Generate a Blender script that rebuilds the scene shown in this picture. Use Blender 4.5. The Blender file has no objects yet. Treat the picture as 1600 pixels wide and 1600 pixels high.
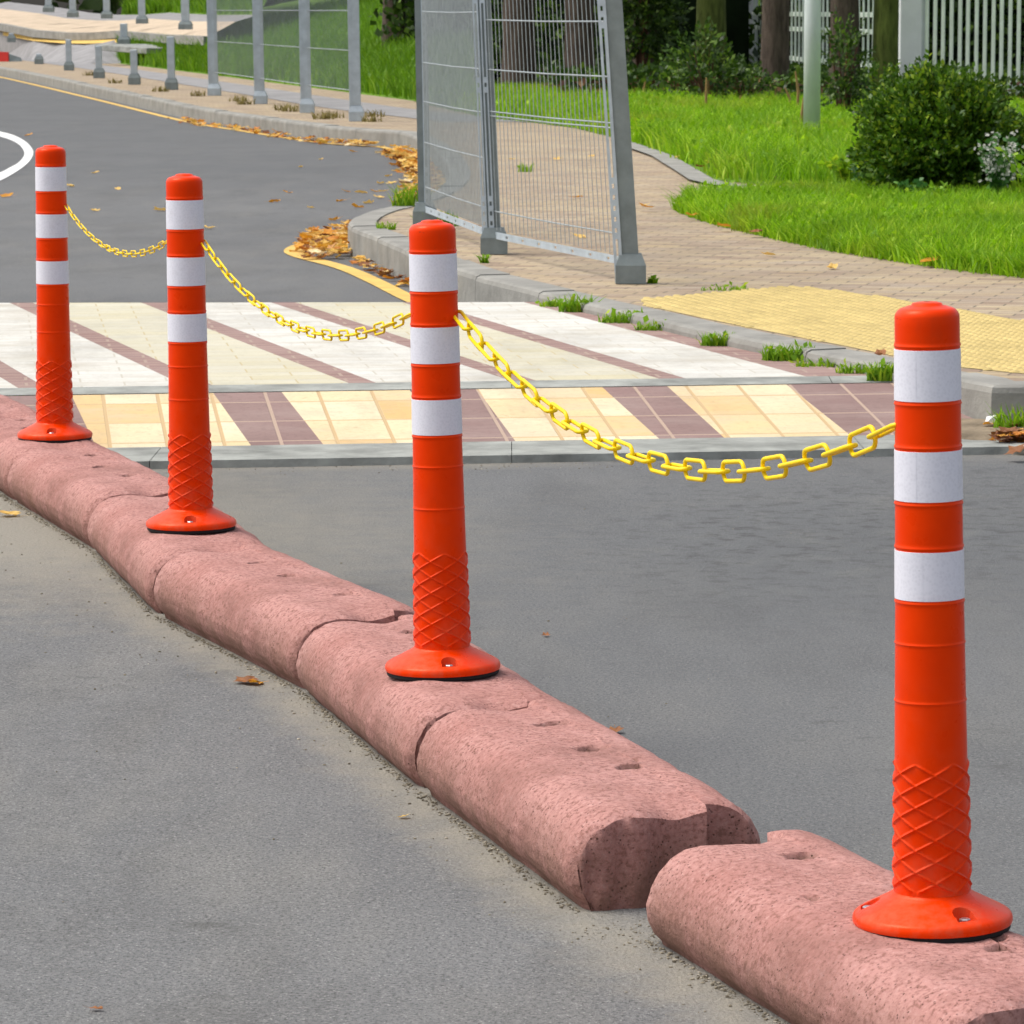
import bpy, math, random
import numpy as np
from mathutils import Vector, Matrix, noise

random.seed(7)
rng = np.random.default_rng(11)
R = math.radians
scene = bpy.context.scene
col = scene.collection

# ------------------------------------------------------------------ camera
F_PX = 6500.0
PITCH = math.atan(785 / F_PX)
CAM_H = 1.26
cam_data = bpy.data.cameras.new('camera')
cam_data.sensor_width = 36
cam_data.lens = F_PX / 1600 * 36
cam_data.clip_start = 0.1
cam_data.clip_end = 2000
cam_data.dof.use_dof = True
cam_data.dof.focus_distance = 7.0
cam_data.dof.aperture_fstop = 44
cam = bpy.data.objects.new('camera', cam_data)
cam.location = (0, 0, CAM_H)
cam.rotation_euler = (math.pi / 2 - PITCH, 0, 0)
col.objects.link(cam)
scene.camera = cam

# ------------------------------------------------------------------ world, sun, exposure
SUN_EL, SUN_AZ = R(60), R(-84)          # azimuth measured from +Y towards +X
world = bpy.data.worlds.new('World')
scene.world = world
world.use_nodes = True
wn = world.node_tree
wn.nodes.clear()
sky = wn.nodes.new('ShaderNodeTexSky')
sky.sky_type = 'NISHITA'
sky.sun_disc = False
sky.sun_elevation = SUN_EL
sky.sun_rotation = SUN_AZ
sky.air_density = 1.0
sky.dust_density = 5.0
sky.ozone_density = 1.0
hs = wn.nodes.new('ShaderNodeHueSaturation')
hs.inputs['Saturation'].default_value = 0.45
bg = wn.nodes.new('ShaderNodeBackground')
bg.inputs['Strength'].default_value = 0.15
wo = wn.nodes.new('ShaderNodeOutputWorld')
wn.links.new(sky.outputs[0], hs.inputs['Color'])
wn.links.new(hs.outputs[0], bg.inputs['Color'])
wn.links.new(bg.outputs[0], wo.inputs['Surface'])
sun_data = bpy.data.lights.new('sun', 'SUN')
sun_data.energy = 1.1
sun_data.angle = R(28)
sun_data.color = (1.0, 0.95, 0.87)
sun = bpy.data.objects.new('sun', sun_data)
sd = Vector((math.sin(SUN_AZ) * math.cos(SUN_EL), math.cos(SUN_AZ) * math.cos(SUN_EL), math.sin(SUN_EL)))
sun.rotation_euler = sd.to_track_quat('Z', 'Y').to_euler()
sun.location = sd * 60
col.objects.link(sun)
scene.view_settings.view_transform = 'Standard'
scene.view_settings.look = 'None'
scene.view_settings.gamma = 1
scene.view_settings.exposure = 0.5
scene.cycles.max_bounces = 6
scene.cycles.transparent_max_bounces = 6


# ------------------------------------------------------------------ helpers
def at(px, py, z=0.0):
    """The point at height z that the photograph shows at pixel (px, py)."""
    dx = (px - 800) / F_PX
    dy = (py - 800) / F_PX
    t = (z - CAM_H) / (-math.sin(PITCH) - dy * math.cos(PITCH))
    return Vector((dx * t, (math.cos(PITCH) - dy * math.sin(PITCH)) * t, z))


def at_depth(px, py, Y):
    dx = (px - 800) / F_PX
    dy = (py - 800) / F_PX
    k = Y / (math.cos(PITCH) - dy * math.sin(PITCH))
    return Vector((dx * k, Y, CAM_H + (-math.sin(PITCH) - dy * math.cos(PITCH)) * k))


def tag(o, label=None, cat=None, group=None, kind=None):
    if label: o['label'] = label
    if cat: o['category'] = cat
    if group: o['group'] = group
    if kind: o['kind'] = kind
    return o


def empty(name, loc, rz=0.0):
    o = bpy.data.objects.new(name, None)
    o.location = loc
    o.rotation_euler = (0, 0, rz)
    o.empty_display_size = 0.05
    col.objects.link(o)
    return o


class MB:
    def __init__(self):
        self.v = []
        self.f = []
        self.m = []

    def add(self, verts, faces, mi=0, M=None):
        b = len(self.v)
        for p in verts:
            p = Vector(p)
            self.v.append(tuple(M @ p if M is not None else p))
        for f in faces:
            self.f.append(tuple(i + b for i in f))
            self.m.append(mi)

    def box(self, lo, hi, mi=0, M=None, ch=0.0):
        x0, y0, z0 = lo
        x1, y1, z1 = hi
        if ch <= 0:
            vs = [(x0, y0, z0), (x1, y0, z0), (x1, y1, z0), (x0, y1, z0),
                  (x0, y0, z1), (x1, y0, z1), (x1, y1, z1), (x0, y1, z1)]
            fs = [(0, 3, 2, 1), (4, 5, 6, 7), (0, 1, 5, 4), (1, 2, 6, 5), (2, 3, 7, 6), (3, 0, 4, 7)]
            self.add(vs, fs, mi, M)
        else:                                    # chamfered upper and lower rims
            rings = [(ch, z0), (0, z0 + ch), (0, z1 - ch), (ch, z1)]
            vs = []
            for c, z in rings:
                vs += [(x0 + c, y0 + c, z), (x1 - c, y0 + c, z), (x1 - c, y1 - c, z), (x0 + c, y1 - c, z)]
            fs = [(3, 2, 1, 0), (12, 13, 14, 15)]
            for r in range(3):
                for k in range(4):
                    a = r * 4 + k
                    b = r * 4 + (k + 1) % 4
                    fs.append((a, b, b + 4, a + 4))
            self.add(vs, fs, mi, M)

    def lathe(self, prof, n=48, mi=0, M=None, cap=True):
        vs = []
        for r, z in prof:
            for k in range(n):
                a = 2 * math.pi * k / n
                vs.append((r * math.cos(a), r * math.sin(a), z))
        fs = []
        for i in range(len(prof) - 1):
            for k in range(n):
                k2 = (k + 1) % n
                fs.append((i * n + k, i * n + k2, (i + 1) * n + k2, (i + 1) * n + k))
        if cap:
            fs.append(tuple(reversed(range(n))))
            b = (len(prof) - 1) * n
            fs.append(tuple(range(b, b + n)))
        self.add(vs, fs, mi, M)

    def tube(self, pts, r, n=6, mi=0, closed=False, cap=True):
        pts = [Vector(p) for p in pts]
        rs = r if isinstance(r, (list, tuple)) else [r] * len(pts)
        N = len(pts)
        vs = []
        ref = None
        for i, p in enumerate(pts):
            if closed:
                t = (pts[(i + 1) % N] - pts[i - 1]).normalized()
            else:
                t = (pts[min(i + 1, N - 1)] - pts[max(i - 1, 0)]).normalized()
            if ref is None:
                ref = Vector((0, 0, 1)) if abs(t.z) < 0.9 else Vector((1, 0, 0))
            a = t.cross(ref)
            if a.length < 1e-5:
                a = t.cross(Vector((1, 0.3, 0)))
            a.normalize()
            b = a.cross(t).normalized()
            ref = b
            for k in range(n):
                an = 2 * math.pi * k / n
                vs.append(p + (a * math.cos(an) + b * math.sin(an)) * rs[i])
        fs = []
        for i in range(N if closed else N - 1):
            for k in range(n):
                k2 = (k + 1) % n
                j = (i + 1) % N
                fs.append((i * n + k, i * n + k2, j * n + k2, j * n + k))
        if cap and not closed:
            fs.append(tuple(reversed(range(n))))
            fs.append(tuple(range((N - 1) * n, N * n)))
        self.add(vs, fs, mi)

    def build(self, name, mats, parent=None, smooth=False):
        me = bpy.data.meshes.new(name)
        me.from_pydata(self.v, [], self.f)
        if not isinstance(mats, (list, tuple)):
            mats = [mats]
        for m in mats:
            me.materials.append(m)
        if len(mats) > 1:
            me.polygons.foreach_set('material_index', self.m)
        if smooth:
            me.polygons.foreach_set('use_smooth', [True] * len(me.polygons))
        me.update()
        o = bpy.data.objects.new(name, me)
        col.objects.link(o)
        if parent is not None:
            o.parent = parent
        return o


def mesh_np(name, verts, faces, mat, parent=None, smooth=False):
    """A mesh object from numpy arrays; faces is (n, 3) or (n, 4)."""
    me = bpy.data.meshes.new(name)
    k = faces.shape[1]
    me.vertices.add(len(verts))
    me.vertices.foreach_set('co', np.asarray(verts, np.float32).ravel())
    me.loops.add(faces.size)
    me.loops.foreach_set('vertex_index', faces.astype(np.int32).ravel())
    me.polygons.add(len(faces))
    me.polygons.foreach_set('loop_start', np.arange(0, faces.size, k, dtype=np.int32))
    me.polygons.foreach_set('loop_total', np.full(len(faces), k, np.int32))
    if smooth:
        me.polygons.foreach_set('use_smooth', np.ones(len(faces), bool))
    me.materials.append(mat)
    me.update(calc_edges=True)
    me.validate()
    o = bpy.data.objects.new(name, me)
    col.objects.link(o)
    if parent is not None:
        o.parent = parent
    return o


def sheet(name, poly, z, mat, kind='structure'):
    mb = MB()
    vs = [(p[0], p[1], z) for p in poly]
    area = sum(vs[i][0] * vs[(i + 1) % len(vs)][1] - vs[(i + 1) % len(vs)][0] * vs[i][1] for i in range(len(vs)))
    if area < 0:
        vs.reverse()
    import bmesh
    bm = bmesh.new()
    bv = [bm.verts.new(v) for v in vs]
    f = bm.faces.new(bv)
    bmesh.ops.triangulate(bm, faces=[f])
    me = bpy.data.meshes.new(name)
    bm.to_mesh(me)
    bm.free()
    me.materials.append(mat)
    o = bpy.data.objects.new(name, me)
    col.objects.link(o)
    if kind: o['kind'] = kind
    return o


def inside(P, poly):
    x, y = P[:, 0], P[:, 1]
    r = np.zeros(len(P), bool)
    n = len(poly)
    for i in range(n):
        x1, y1 = poly[i][0], poly[i][1]
        x2, y2 = poly[(i + 1) % n][0], poly[(i + 1) % n][1]
        c = ((y1 > y) != (y2 > y))
        xi = (x2 - x1) * (y - y1) / (y2 - y1 + 1e-12) + x1
        r ^= c & (x < xi)
    return r


def offset_line(pts, d):
    """Polyline moved d to the right of its running direction."""
    out = []
    n = len(pts)
    for i, p in enumerate(pts):
        a = Vector(pts[max(i - 1, 0)][:2])
        b = Vector(pts[min(i + 1, n - 1)][:2])
        t = (b - a).normalized()
        out.append((p[0] + t.y * d, p[1] - t.x * d))
    return out


def smooth_line(pts, k=6):
    """Catmull-Rom through the points."""
    P = [Vector((p[0], p[1])) for p in pts]
    out = []
    for i in range(len(P) - 1):
        p0 = P[max(i - 1, 0)]; p1 = P[i]; p2 = P[i + 1]; p3 = P[min(i + 2, len(P) - 1)]
        for j in range(k):
            t = j / k
            q = 0.5 * ((2 * p1) + (-p0 + p2) * t + (2 * p0 - 5 * p1 + 4 * p2 - p3) * t * t + (-p0 + 3 * p1 - 3 * p2 + p3) * t ** 3)
            out.append((q.x, q.y))
    out.append((P[-1].x, P[-1].y))
    return out


def dist_to_line(P, pts):
    d = np.full(len(P), 1e9)
    for i in range(len(pts) - 1):
        a = np.array(pts[i][:2]); b = np.array(pts[i + 1][:2])
        ab = b - a
        t = np.clip(((P - a) @ ab) / (ab @ ab + 1e-12), 0, 1)
        q = a + t[:, None] * ab
        d = np.minimum(d, np.hypot(P[:, 0] - q[:, 0], P[:, 1] - q[:, 1]))
    return d


# ------------------------------------------------------------------ materials
class Mat:
    def __init__(self, name, rough=0.8, spec=0.5):
        self.m = bpy.data.materials.new(name)
        self.m.use_nodes = True
        self.t = self.m.node_tree
        self.b = self.t.nodes['Principled BSDF']
        self.b.inputs['Roughness'].default_value = rough
        self.b.inputs['Specular IOR Level'].default_value = spec
        self._co = None

    def n(self, kind, **kw):
        nd = self.t.nodes.new(kind)
        for k, v in kw.items():
            if k in nd.inputs:
                nd.inputs[k].default_value = v
            else:
                setattr(nd, k, v)
        return nd

    def link(self, a, b):
        self.t.links.new(a, b)

    def co(self, scale=(1, 1, 1), rot=0.0, kind='Object'):
        tc = self.n('ShaderNodeTexCoord')
        mp = self.n('ShaderNodeMapping')
        mp.inputs['Scale'].default_value = scale
        mp.inputs['Rotation'].default_value = (0, 0, rot)
        self.link(tc.outputs[kind], mp.inputs['Vector'])
        return mp.outputs[0]

    def noise(self, scale, detail=4, rough=0.55, co=None, stretch=None):
        nd = self.n('ShaderNodeTexNoise')
        nd.inputs['Scale'].default_value = scale
        nd.inputs['Detail'].default_value = detail
        nd.inputs['Roughness'].default_value = rough
        if co is None:
            co = self.co(stretch or (1, 1, 1))
        self.link(co, nd.inputs['Vector'])
        return nd.outputs['Fac']

    def voronoi(self, scale, co=None, out='Distance', feature='F1'):
        nd = self.n('ShaderNodeTexVoronoi')
        nd.feature = feature
        nd.inputs['Scale'].default_value = scale
        self.link(co if co is not None else self.co(), nd.inputs['Vector'])
        return nd.outputs[out]

    def ramp(self, fac, stops):
        nd = self.n('ShaderNodeValToRGB')
        el = nd.color_ramp.elements
        while len(el) < len(stops):
            el.new(0.5)
        for e, (p, c) in zip(el, stops):
            e.position = p
            e.color = (c, c, c, 1) if isinstance(c, (int, float)) else (*c, 1)
        self.link(fac, nd.inputs[0])
        return nd.outputs[0]

    def mix(self, fac, a, b, mode='MIX'):
        nd = self.n('ShaderNodeMix')
        nd.data_type = 'RGBA'
        nd.blend_type = mode
        for sock, v in ((nd.inputs[0], fac), (nd.inputs[6], a), (nd.inputs[7], b)):
            if isinstance(v, bpy.types.NodeSocket):
                self.link(v, sock)
            elif isinstance(v, (int, float)):
                sock.default_value = v
            else:
                sock.default_value = (*v, 1)
        return nd.outputs[2]

    def math(self, op, a, b=0.0, clamp=False):
        nd = self.n('ShaderNodeMath')
        nd.operation = op
        nd.use_clamp = clamp
        for s, v in ((nd.inputs[0], a), (nd.inputs[1], b)):
            if isinstance(v, bpy.types.NodeSocket):
                self.link(v, s)
            else:
                s.default_value = v
        return nd.outputs[0]

    def color(self, c):
        if isinstance(c, bpy.types.NodeSocket):
            self.link(c, self.b.inputs['Base Color'])
        else:
            self.b.inputs['Base Color'].default_value = (*c, 1)
        return self

    def bump(self, h, strength=0.3, dist=0.01):
        nd = self.n('ShaderNodeBump')
        nd.inputs['Strength'].default_value = strength
        nd.inputs['Distance'].default_value = dist
        self.link(h, nd.inputs['Height'])
        self.link(nd.outputs[0], self.b.inputs['Normal'])
        return self


def m_asphalt():
    M = Mat('asphalt', 0.9, 0.25)
    big = M.noise(0.35, 3, 0.6)
    streak = M.noise(2.2, 5, 0.65, co=M.co((1.0, 0.35, 1), R(12)))
    fine = M.noise(160, 3, 0.7)
    base = M.mix(M.ramp(big, [(0.3, 0.0), (0.7, 1.0)]), (0.142, 0.146, 0.148), (0.202, 0.205, 0.203))
    base = M.mix(M.ramp(streak, [(0.35, 0.0), (0.48, 0.0), (0.68, 0.7)]), base, (0.115, 0.114, 0.11))
    base = M.mix(M.ramp(M.noise(3.1, 4, 0.6, co=M.co((1, 0.3, 1), R(-20))), [(0.48, 0.0), (0.72, 0.6)]), base, (0.24, 0.235, 0.215))
    base = M.mix(M.ramp(fine, [(0.34, 0.9), (0.53, 0.0)]), base, (0.06, 0.06, 0.06))
    base = M.mix(M.ramp(M.noise(70, 4, 0.75), [(0.5, 0.0), (0.68, 0.55)]), base, (0.27, 0.268, 0.26))
    spk = M.voronoi(95)
    base = M.mix(M.ramp(spk, [(0.10, 0.75), (0.2, 0.0)]), base, (0.36, 0.355, 0.34))
    spk2 = M.voronoi(31, out='Distance')
    sel = M.ramp(M.noise(6, 2), [(0.52, 0.0), (0.6, 1.0)])
    base = M.mix(M.math('MULTIPLY', M.ramp(spk2, [(0.05, 0.9), (0.1, 0.0)]), sel), base, (0.05, 0.05, 0.05))
    # short dark scuffs and cracks
    sc = M.noise(7.5, 6, 0.72, co=M.co((0.8, 1.0, 1), R(8)))
    base = M.mix(M.math('MULTIPLY', M.ramp(sc, [(0.60, 0.0), (0.67, 0.75)]), M.ramp(M.noise(0.8, 2), [(0.42, 0.0), (0.58, 1.0)])), base, (0.095, 0.095, 0.09))
    # dust and sand, laid along the kerb blocks and the foot of the ramp
    at_ = M.n('ShaderNodeAttribute'); at_.attribute_name = 'dust'
    dn = M.math('ADD', at_.outputs['Fac'], M.math('MULTIPLY', M.math('SUBTRACT', M.noise(9, 5, 0.7), 0.5), 0.9))
    dm = M.ramp(M.math('MULTIPLY', dn, M.ramp(at_.outputs['Fac'], [(0.0, 0.0), (0.2, 1.0)])), [(0.25, 0.0), (0.85, 0.85)])
    dust = M.mix(M.noise(120, 3, 0.7), (0.19, 0.175, 0.14), (0.37, 0.345, 0.285))
    base = M.mix(dm, base, dust)
    tn = M.n('ShaderNodeAttribute'); tn.attribute_name = 'tone'
    base = M.mix(M.math('MULTIPLY', tn.outputs['Fac'], 0.62), base, (0.105, 0.110, 0.114))
    wr = M.n('ShaderNodeAttribute'); wr.attribute_name = 'wear'
    w1 = M.ramp(M.noise(15, 5, 0.72, co=M.co((1.0, 1.0, 1), R(30))), [(0.50, 0.0), (0.62, 0.6)])
    base = M.mix(M.math('MULTIPLY', w1, wr.outputs['Fac']), base, (0.055, 0.055, 0.055))
    w2 = M.ramp(M.noise(6, 5, 0.7, co=M.co((1.0, 0.7, 1), R(-10))), [(0.52, 0.0), (0.70, 0.3)])
    base = M.mix(M.math('MULTIPLY', w2, wr.outputs['Fac']), base, (0.21, 0.205, 0.185))
    M.color(base)
    h = M.math('ADD', M.noise(130, 3, 0.7), M.math('MULTIPLY', M.noise(14, 3), 0.6))
    M.bump(h, 0.75, 0.007)
    return M.m


def m_pink():
    M = Mat('pink_concrete', 0.92, 0.2)
    co = M.co()
    a = M.noise(5, 5, 0.6, co)
    f = M.noise(110, 4, 0.7, co)
    base = M.mix(M.ramp(a, [(0.3, 0.0), (0.7, 1.0)]), (0.385, 0.182, 0.156), (0.49, 0.262, 0.232))
    base = M.mix(M.ramp(f, [(0.37, 0.8), (0.50, 0.0)]), base, (0.23, 0.105, 0.085))
    base = M.mix(M.ramp(f, [(0.56, 0.0), (0.7, 0.5)]), base, (0.58, 0.37, 0.335))
    pit = M.voronoi(120, co)
    pm = M.math('MULTIPLY', M.ramp(pit, [(0.12, 1.0), (0.22, 0.0)]), M.ramp(M.noise(14, 3, 0.6, co), [(0.38, 0.1), (0.54, 0.95)]))
    base = M.mix(pm, base, (0.10, 0.045, 0.035))
    # dirt splashed up from the road, blotchy
    sep = M.n('ShaderNodeSeparateXYZ'); M.link(co, sep.inputs[0])
    low = M.ramp(sep.outputs['Z'], [(0.0, 1.0), (0.04, 0.8), (0.115, 0.0)])
    st = M.ramp(M.noise(7, 5, 0.65, M.co((1, 1, 0.7))), [(0.32, 0.0), (0.56, 1.0)])
    base = M.mix(M.math('MULTIPLY', M.math('MULTIPLY', low, st), 0.9), base, (0.19, 0.105, 0.075))
    st2 = M.ramp(M.noise(3.2, 5, 0.65, M.co((1.3, 1, 2))), [(0.53, 0.0), (0.68, 0.6)])
    base = M.mix(st2, base, (0.235, 0.115, 0.095))
    so = M.n('ShaderNodeAttribute'); so.attribute_name = 'soil'
    base = M.mix(M.math('MULTIPLY', so.outputs['Fac'], 0.85), base, (0.10, 0.085, 0.055))
    M.color(base)
    h = M.math('SUBTRACT', M.math('ADD', M.noise(70, 5, 0.7, co), M.math('MULTIPLY', M.noise(18, 3, 0.6, co), 0.7)), M.math('MULTIPLY', pm, 1.0))
    M.bump(h, 0.6, 0.008)
    return M.m


def m_plastic():
    M = Mat('orange_plastic', 0.36, 0.22)
    n = M.noise(9, 4, 0.6)
    base = M.mix(M.ramp(n, [(0.3, 0.0), (0.7, 1.0)]), (0.79, 0.035, 0.0), (0.88, 0.047, 0.0))
    scr = M.noise(60, 3, 0.7, M.co((1, 1, 0.12)))
    base = M.mix(M.ramp(scr, [(0.68, 0.0), (0.78, 0.25)]), base, (0.85, 0.13, 0.04))
    mk = M.math('MULTIPLY', M.ramp(M.noise(32, 4, 0.75, M.co((1, 1, 3.0))), [(0.66, 0.0), (0.72, 0.6)]), M.ramp(M.noise(5, 2), [(0.5, 0.0), (0.62, 1.0)]))
    base = M.mix(mk, base, (0.16, 0.03, 0.015))
    grime = M.ramp(M.noise(14, 5, 0.7, M.co((1, 1, 0.5))), [(0.56, 0.0), (0.76, 0.4)])
    base = M.mix(grime, base, (0.55, 0.045, 0.010))
    M.color(base)
    M.b.inputs['Specular Tint'].default_value = (1.0, 0.6, 0.35, 1)
    M.link(M.ramp(M.noise(25, 3), [(0.3, 0.24), (0.7, 0.40)]), M.b.inputs['Roughness'])
    dz = M.n('ShaderNodeSeparateXYZ'); M.link(M.co(), dz.inputs[0])
    dust = M.math('MULTIPLY', M.ramp(dz.outputs['Z'], [(0.0, 0.8), (0.12, 0.25), (0.35, 0.0)]), M.ramp(M.noise(26, 5, 0.7), [(0.45, 0.0), (0.7, 0.32)]))
    base2 = M.mix(dust, base, (0.42, 0.25, 0.16))
    M.color(base2)
    M.bump(M.noise(40, 3), 0.06, 0.004)
    return M.m


def m_band():
    M = Mat('reflective_sheeting', 0.45, 0.3)
    co = M.co()
    cell = M.voronoi(240, co, 'Distance')
    base = M.mix(M.ramp(cell, [(0.2, 0.0), (0.6, 1.0)]), (0.735, 0.735, 0.80), (0.79, 0.79, 0.855))
    base = M.mix(M.ramp(M.noise(16, 5, 0.7, co), [(0.60, 0.0), (0.76, 0.35)]), base, (0.45, 0.44, 0.46))
    sc = M.noise(34, 4, 0.75, M.co((1, 1, 2.6)))
    base = M.mix(M.ramp(sc, [(0.72, 0.0), (0.77, 0.7)]), base, (0.2, 0.2, 0.24))
    M.color(base)
    M.bump(cell, 0.12, 0.001)
    return M.m


def m_simple(name, c, rough=0.7, spec=0.4, var=0.25, scale=12, bump=0.0, metal=0.0, stretch=None):
    M = Mat(name, rough, spec)
    n = M.noise(scale, 5, 0.62, co=M.co(stretch or (1, 1, 1)))
    d = tuple(x * (1 - var) for x in c)
    l = tuple(min(1, x * (1 + var)) for x in c)
    M.color(M.mix(M.ramp(n, [(0.3, 0.0), (0.7, 1.0)]), d, l))
    M.b.inputs['Metallic'].default_value = metal
    if bump:
        M.bump(M.noise(scale * 5, 4, 0.65), bump, 0.01)
    return M.m


def m_leaf(name, dark, light, trans=0.35, rough=0.5, tip=None, dry=None):
    M = Mat(name, rough, 0.35)
    g = M.n('ShaderNodeNewGeometry')
    c = M.ramp(g.outputs['Random Per Island'], [(0.0, dark), (0.75, light), (1.0, tip or light)])
    c = M.mix(M.ramp(M.noise(1.6, 4, 0.65), [(0.40, 0.0), (0.62, 0.65)]), c, dark)
    if dry:
        c = M.mix(M.ramp(M.noise(1.1, 5, 0.7, co=M.co((1, 0.6, 1), R(40))), [(0.52, 0.0), (0.68, 0.6)]), c, dry)
    M.color(c)
    tr = M.n('ShaderNodeBsdfTranslucent')
    M.link(c, tr.inputs['Color'])
    ms = M.n('ShaderNodeMixShader')
    ms.inputs[0].default_value = trans
    M.link(M.b.outputs[0], ms.inputs[1])
    M.link(tr.outputs[0], ms.inputs[2])
    M.link(ms.outputs[0], M.t.nodes['Material Output'].inputs['Surface'])
    return M.m


def m_paver(name, cols, mortar, w, h, rot=0.0, var_mortar=0.01, rough=0.9, offset=0.5, uv='Object', worn=None, worn_amt=0.5, bump=0.5):
    M = Mat(name, rough, 0.25)
    br = M.n('ShaderNodeTexBrick')
    br.offset = offset
    br.inputs['Scale'].default_value = 1.0
    br.inputs['Brick Width'].default_value = w
    br.inputs['Row Height'].default_value = h
    br.inputs['Mortar Size'].default_value = var_mortar
    br.inputs['Mortar Smooth'].default_value = 0.2
    br.inputs['Bias'].default_value = 0.0
    br.inputs['Color1'].default_value = (0, 0, 0, 1)
    br.inputs['Color2'].default_value = (1, 1, 1, 1)
    br.inputs['Mortar'].default_value = (0.5, 0.5, 0.5, 1)
    co = M.co((1, 1, 1), rot, uv)
    M.link(co, br.inputs['Vector'])
    n = len(cols)
    c = M.ramp(br.outputs['Color'], [(i / (n - 1), cols[i]) for i in range(n)])
    c = M.mix(M.ramp(M.noise(1.4, 4, 0.65, co), [(0.35, 0.0), (0.7, 0.5)]), c, tuple(x * 0.72 for x in cols[0]))
    c = M.mix(M.ramp(M.noise(45, 4, 0.7, co), [(0.3, 0.35), (0.5, 0.0)]), c, tuple(x * 0.55 for x in cols[0]))
    if worn:
        wn_ = M.ramp(M.noise(3.0, 6, 0.7, M.co((0.8, 2.0, 1), rot, uv)), [(0.46, 0.0), (0.66, worn_amt)])
        c = M.mix(wn_, c, worn)
        gr = M.ramp(M.noise(1.1, 6, 0.72, M.co((1.6, 0.5, 1), rot, uv)), [(0.5, 0.0), (0.72, 0.45)])
        c = M.mix(gr, c, tuple(x * 0.5 for x in worn))
        c = M.mix(M.ramp(M.noise(22, 5, 0.8, co), [(0.58, 0.0), (0.7, 0.45)]), c, tuple(x * 0.45 for x in worn))
    c = M.mix(br.outputs['Fac'], c, mortar)
    M.color(c)
    hgt = M.math('ADD', M.math('MULTIPLY', br.outputs['Fac'], -1.0), M.math('MULTIPLY', M.noise(40, 4, 0.7, co), 0.5))
    M.bump(hgt, bump, 0.006)
    return M.m


MA = m_asphalt()
MPINK = m_pink()
MORANGE = m_plastic()
MBAND = m_band()
MRUBBER = m_simple('black_rubber', (0.012, 0.012, 0.013), 0.75, 0.3)
MBOLT = m_simple('zinc_bolt', (0.55, 0.55, 0.56), 0.35, 0.5, 0.2, 60, 0, 0.9)
MCHAIN = m_simple('yellow_plastic', (0.97, 0.67, 0.004), 0.4, 0.3, 0.05, 30)
MGALV = m_simple('galvanised_steel', (0.43, 0.49, 0.53), 0.55, 0.5, 0.16, 9, 0.05, 0.25)
MGALVD = m_simple('painted_grey_steel', (0.20, 0.235, 0.235), 0.6, 0.4, 0.2, 9, 0.05, 0.1)
MFLANGE = m_simple('zinc_flange', (0.48, 0.55, 0.60), 0.5, 0.5, 0.15, 14, 0.05, 0.25)
MWIRE = m_simple('galvanised_wire', (0.36, 0.40, 0.41), 0.5, 0.5, 0.15, 20, 0, 0.3)
MKERB = m_simple('kerb_concrete', (0.27, 0.265, 0.24), 0.92, 0.2, 0.22, 5, 0.5)
MCONC = m_simple('strip_concrete', (0.275, 0.285, 0.262), 0.92, 0.2, 0.4, 5, 0.5)
MPAVE = m_paver('tan_pavers', [(0.29, 0.21, 0.15), (0.41, 0.32, 0.22), (0.47, 0.37, 0.22), (0.36, 0.29, 0.225)], (0.17, 0.14, 0.10), 0.2, 0.1, R(14), 0.005, worn=(0.50, 0.43, 0.33), worn_amt=0.4)
MTACT = m_simple('yellow_concrete', (0.52, 0.405, 0.165), 0.85, 0.25, 0.16, 6, 0.4)
MPATH = m_simple('grey_path', (0.27, 0.265, 0.265), 0.95, 0.2, 0.2, 3, 0.4)
MSAND = m_simple('pale_sand', (0.52, 0.42, 0.31), 0.95, 0.2, 0.2, 2.5, 0.5)
MSTRIPW = m_paver('white_painted_pavers', [(0.60, 0.59, 0.54), (0.66, 0.65, 0.60), (0.63, 0.62, 0.56)], (0.46, 0.43, 0.36), 0.27, 0.135, 0, 0.0035, uv='UV', offset=0.5, worn=(0.46, 0.42, 0.34), worn_amt=0.75, bump=0.25)
MSTRIPY = m_paver('cream_painted_pavers', [(0.57, 0.535, 0.39), (0.59, 0.565, 0.46), (0.56, 0.51, 0.34)], (0.46, 0.39, 0.24), 0.27, 0.135, 0, 0.0035, uv='UV', offset=0.5, worn=(0.50, 0.48, 0.40), worn_amt=0.75, bump=0.25)
MSTRIPM = m_paver('maroon_pavers', [(0.27, 0.165, 0.145), (0.32, 0.215, 0.195), (0.29, 0.185, 0.165)], (0.36, 0.27, 0.22), 0.2, 0.1, 0, 0.006, uv='UV', offset=0.5, worn=(0.42, 0.31, 0.26), worn_amt=0.4)
MRAMPY = m_paver('yellow_ramp_pavers', [(0.72, 0.55, 0.30), (0.74, 0.62, 0.40), (0.75, 0.66, 0.47), (0.66, 0.42, 0.16)], (0.52, 0.37, 0.20), 0.165, 0.28, 0, 0.006, uv='UV', offset=0.0, worn=(0.56, 0.46, 0.33), worn_amt=0.6)
MRAMPM = m_paver('maroon_ramp_pavers', [(0.24, 0.155, 0.14), (0.29, 0.20, 0.18), (0.27, 0.175, 0.16)], (0.42, 0.31, 0.24), 0.165, 0.28, 0, 0.006, uv='UV', offset=0.0, worn=(0.36, 0.28, 0.25), worn_amt=0.4)
MYLINE = m_simple('yellow_road_paint', (0.66, 0.44, 0.12), 0.8, 0.3, 0.2, 7, 0.3)
MWLINE = m_simple('white_road_paint', (0.72, 0.72, 0.70), 0.75, 0.3, 0.12, 7, 0.3)
MSOIL = m_simple('lawn_soil', (0.10, 0.19, 0.014), 0.95, 0.2, 0.4, 3, 0.5)
MDIRT = m_simple('brown_dirt', (0.20, 0.16, 0.11), 0.95, 0.2, 0.45, 9, 0.8)
MGRASS = m_leaf('grass_blade', (0.12, 0.27, 0.004), (0.36, 0.66, 0.010), 0.45, 0.6, (0.60, 0.80, 0.06), (0.50, 0.50, 0.05))
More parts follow.
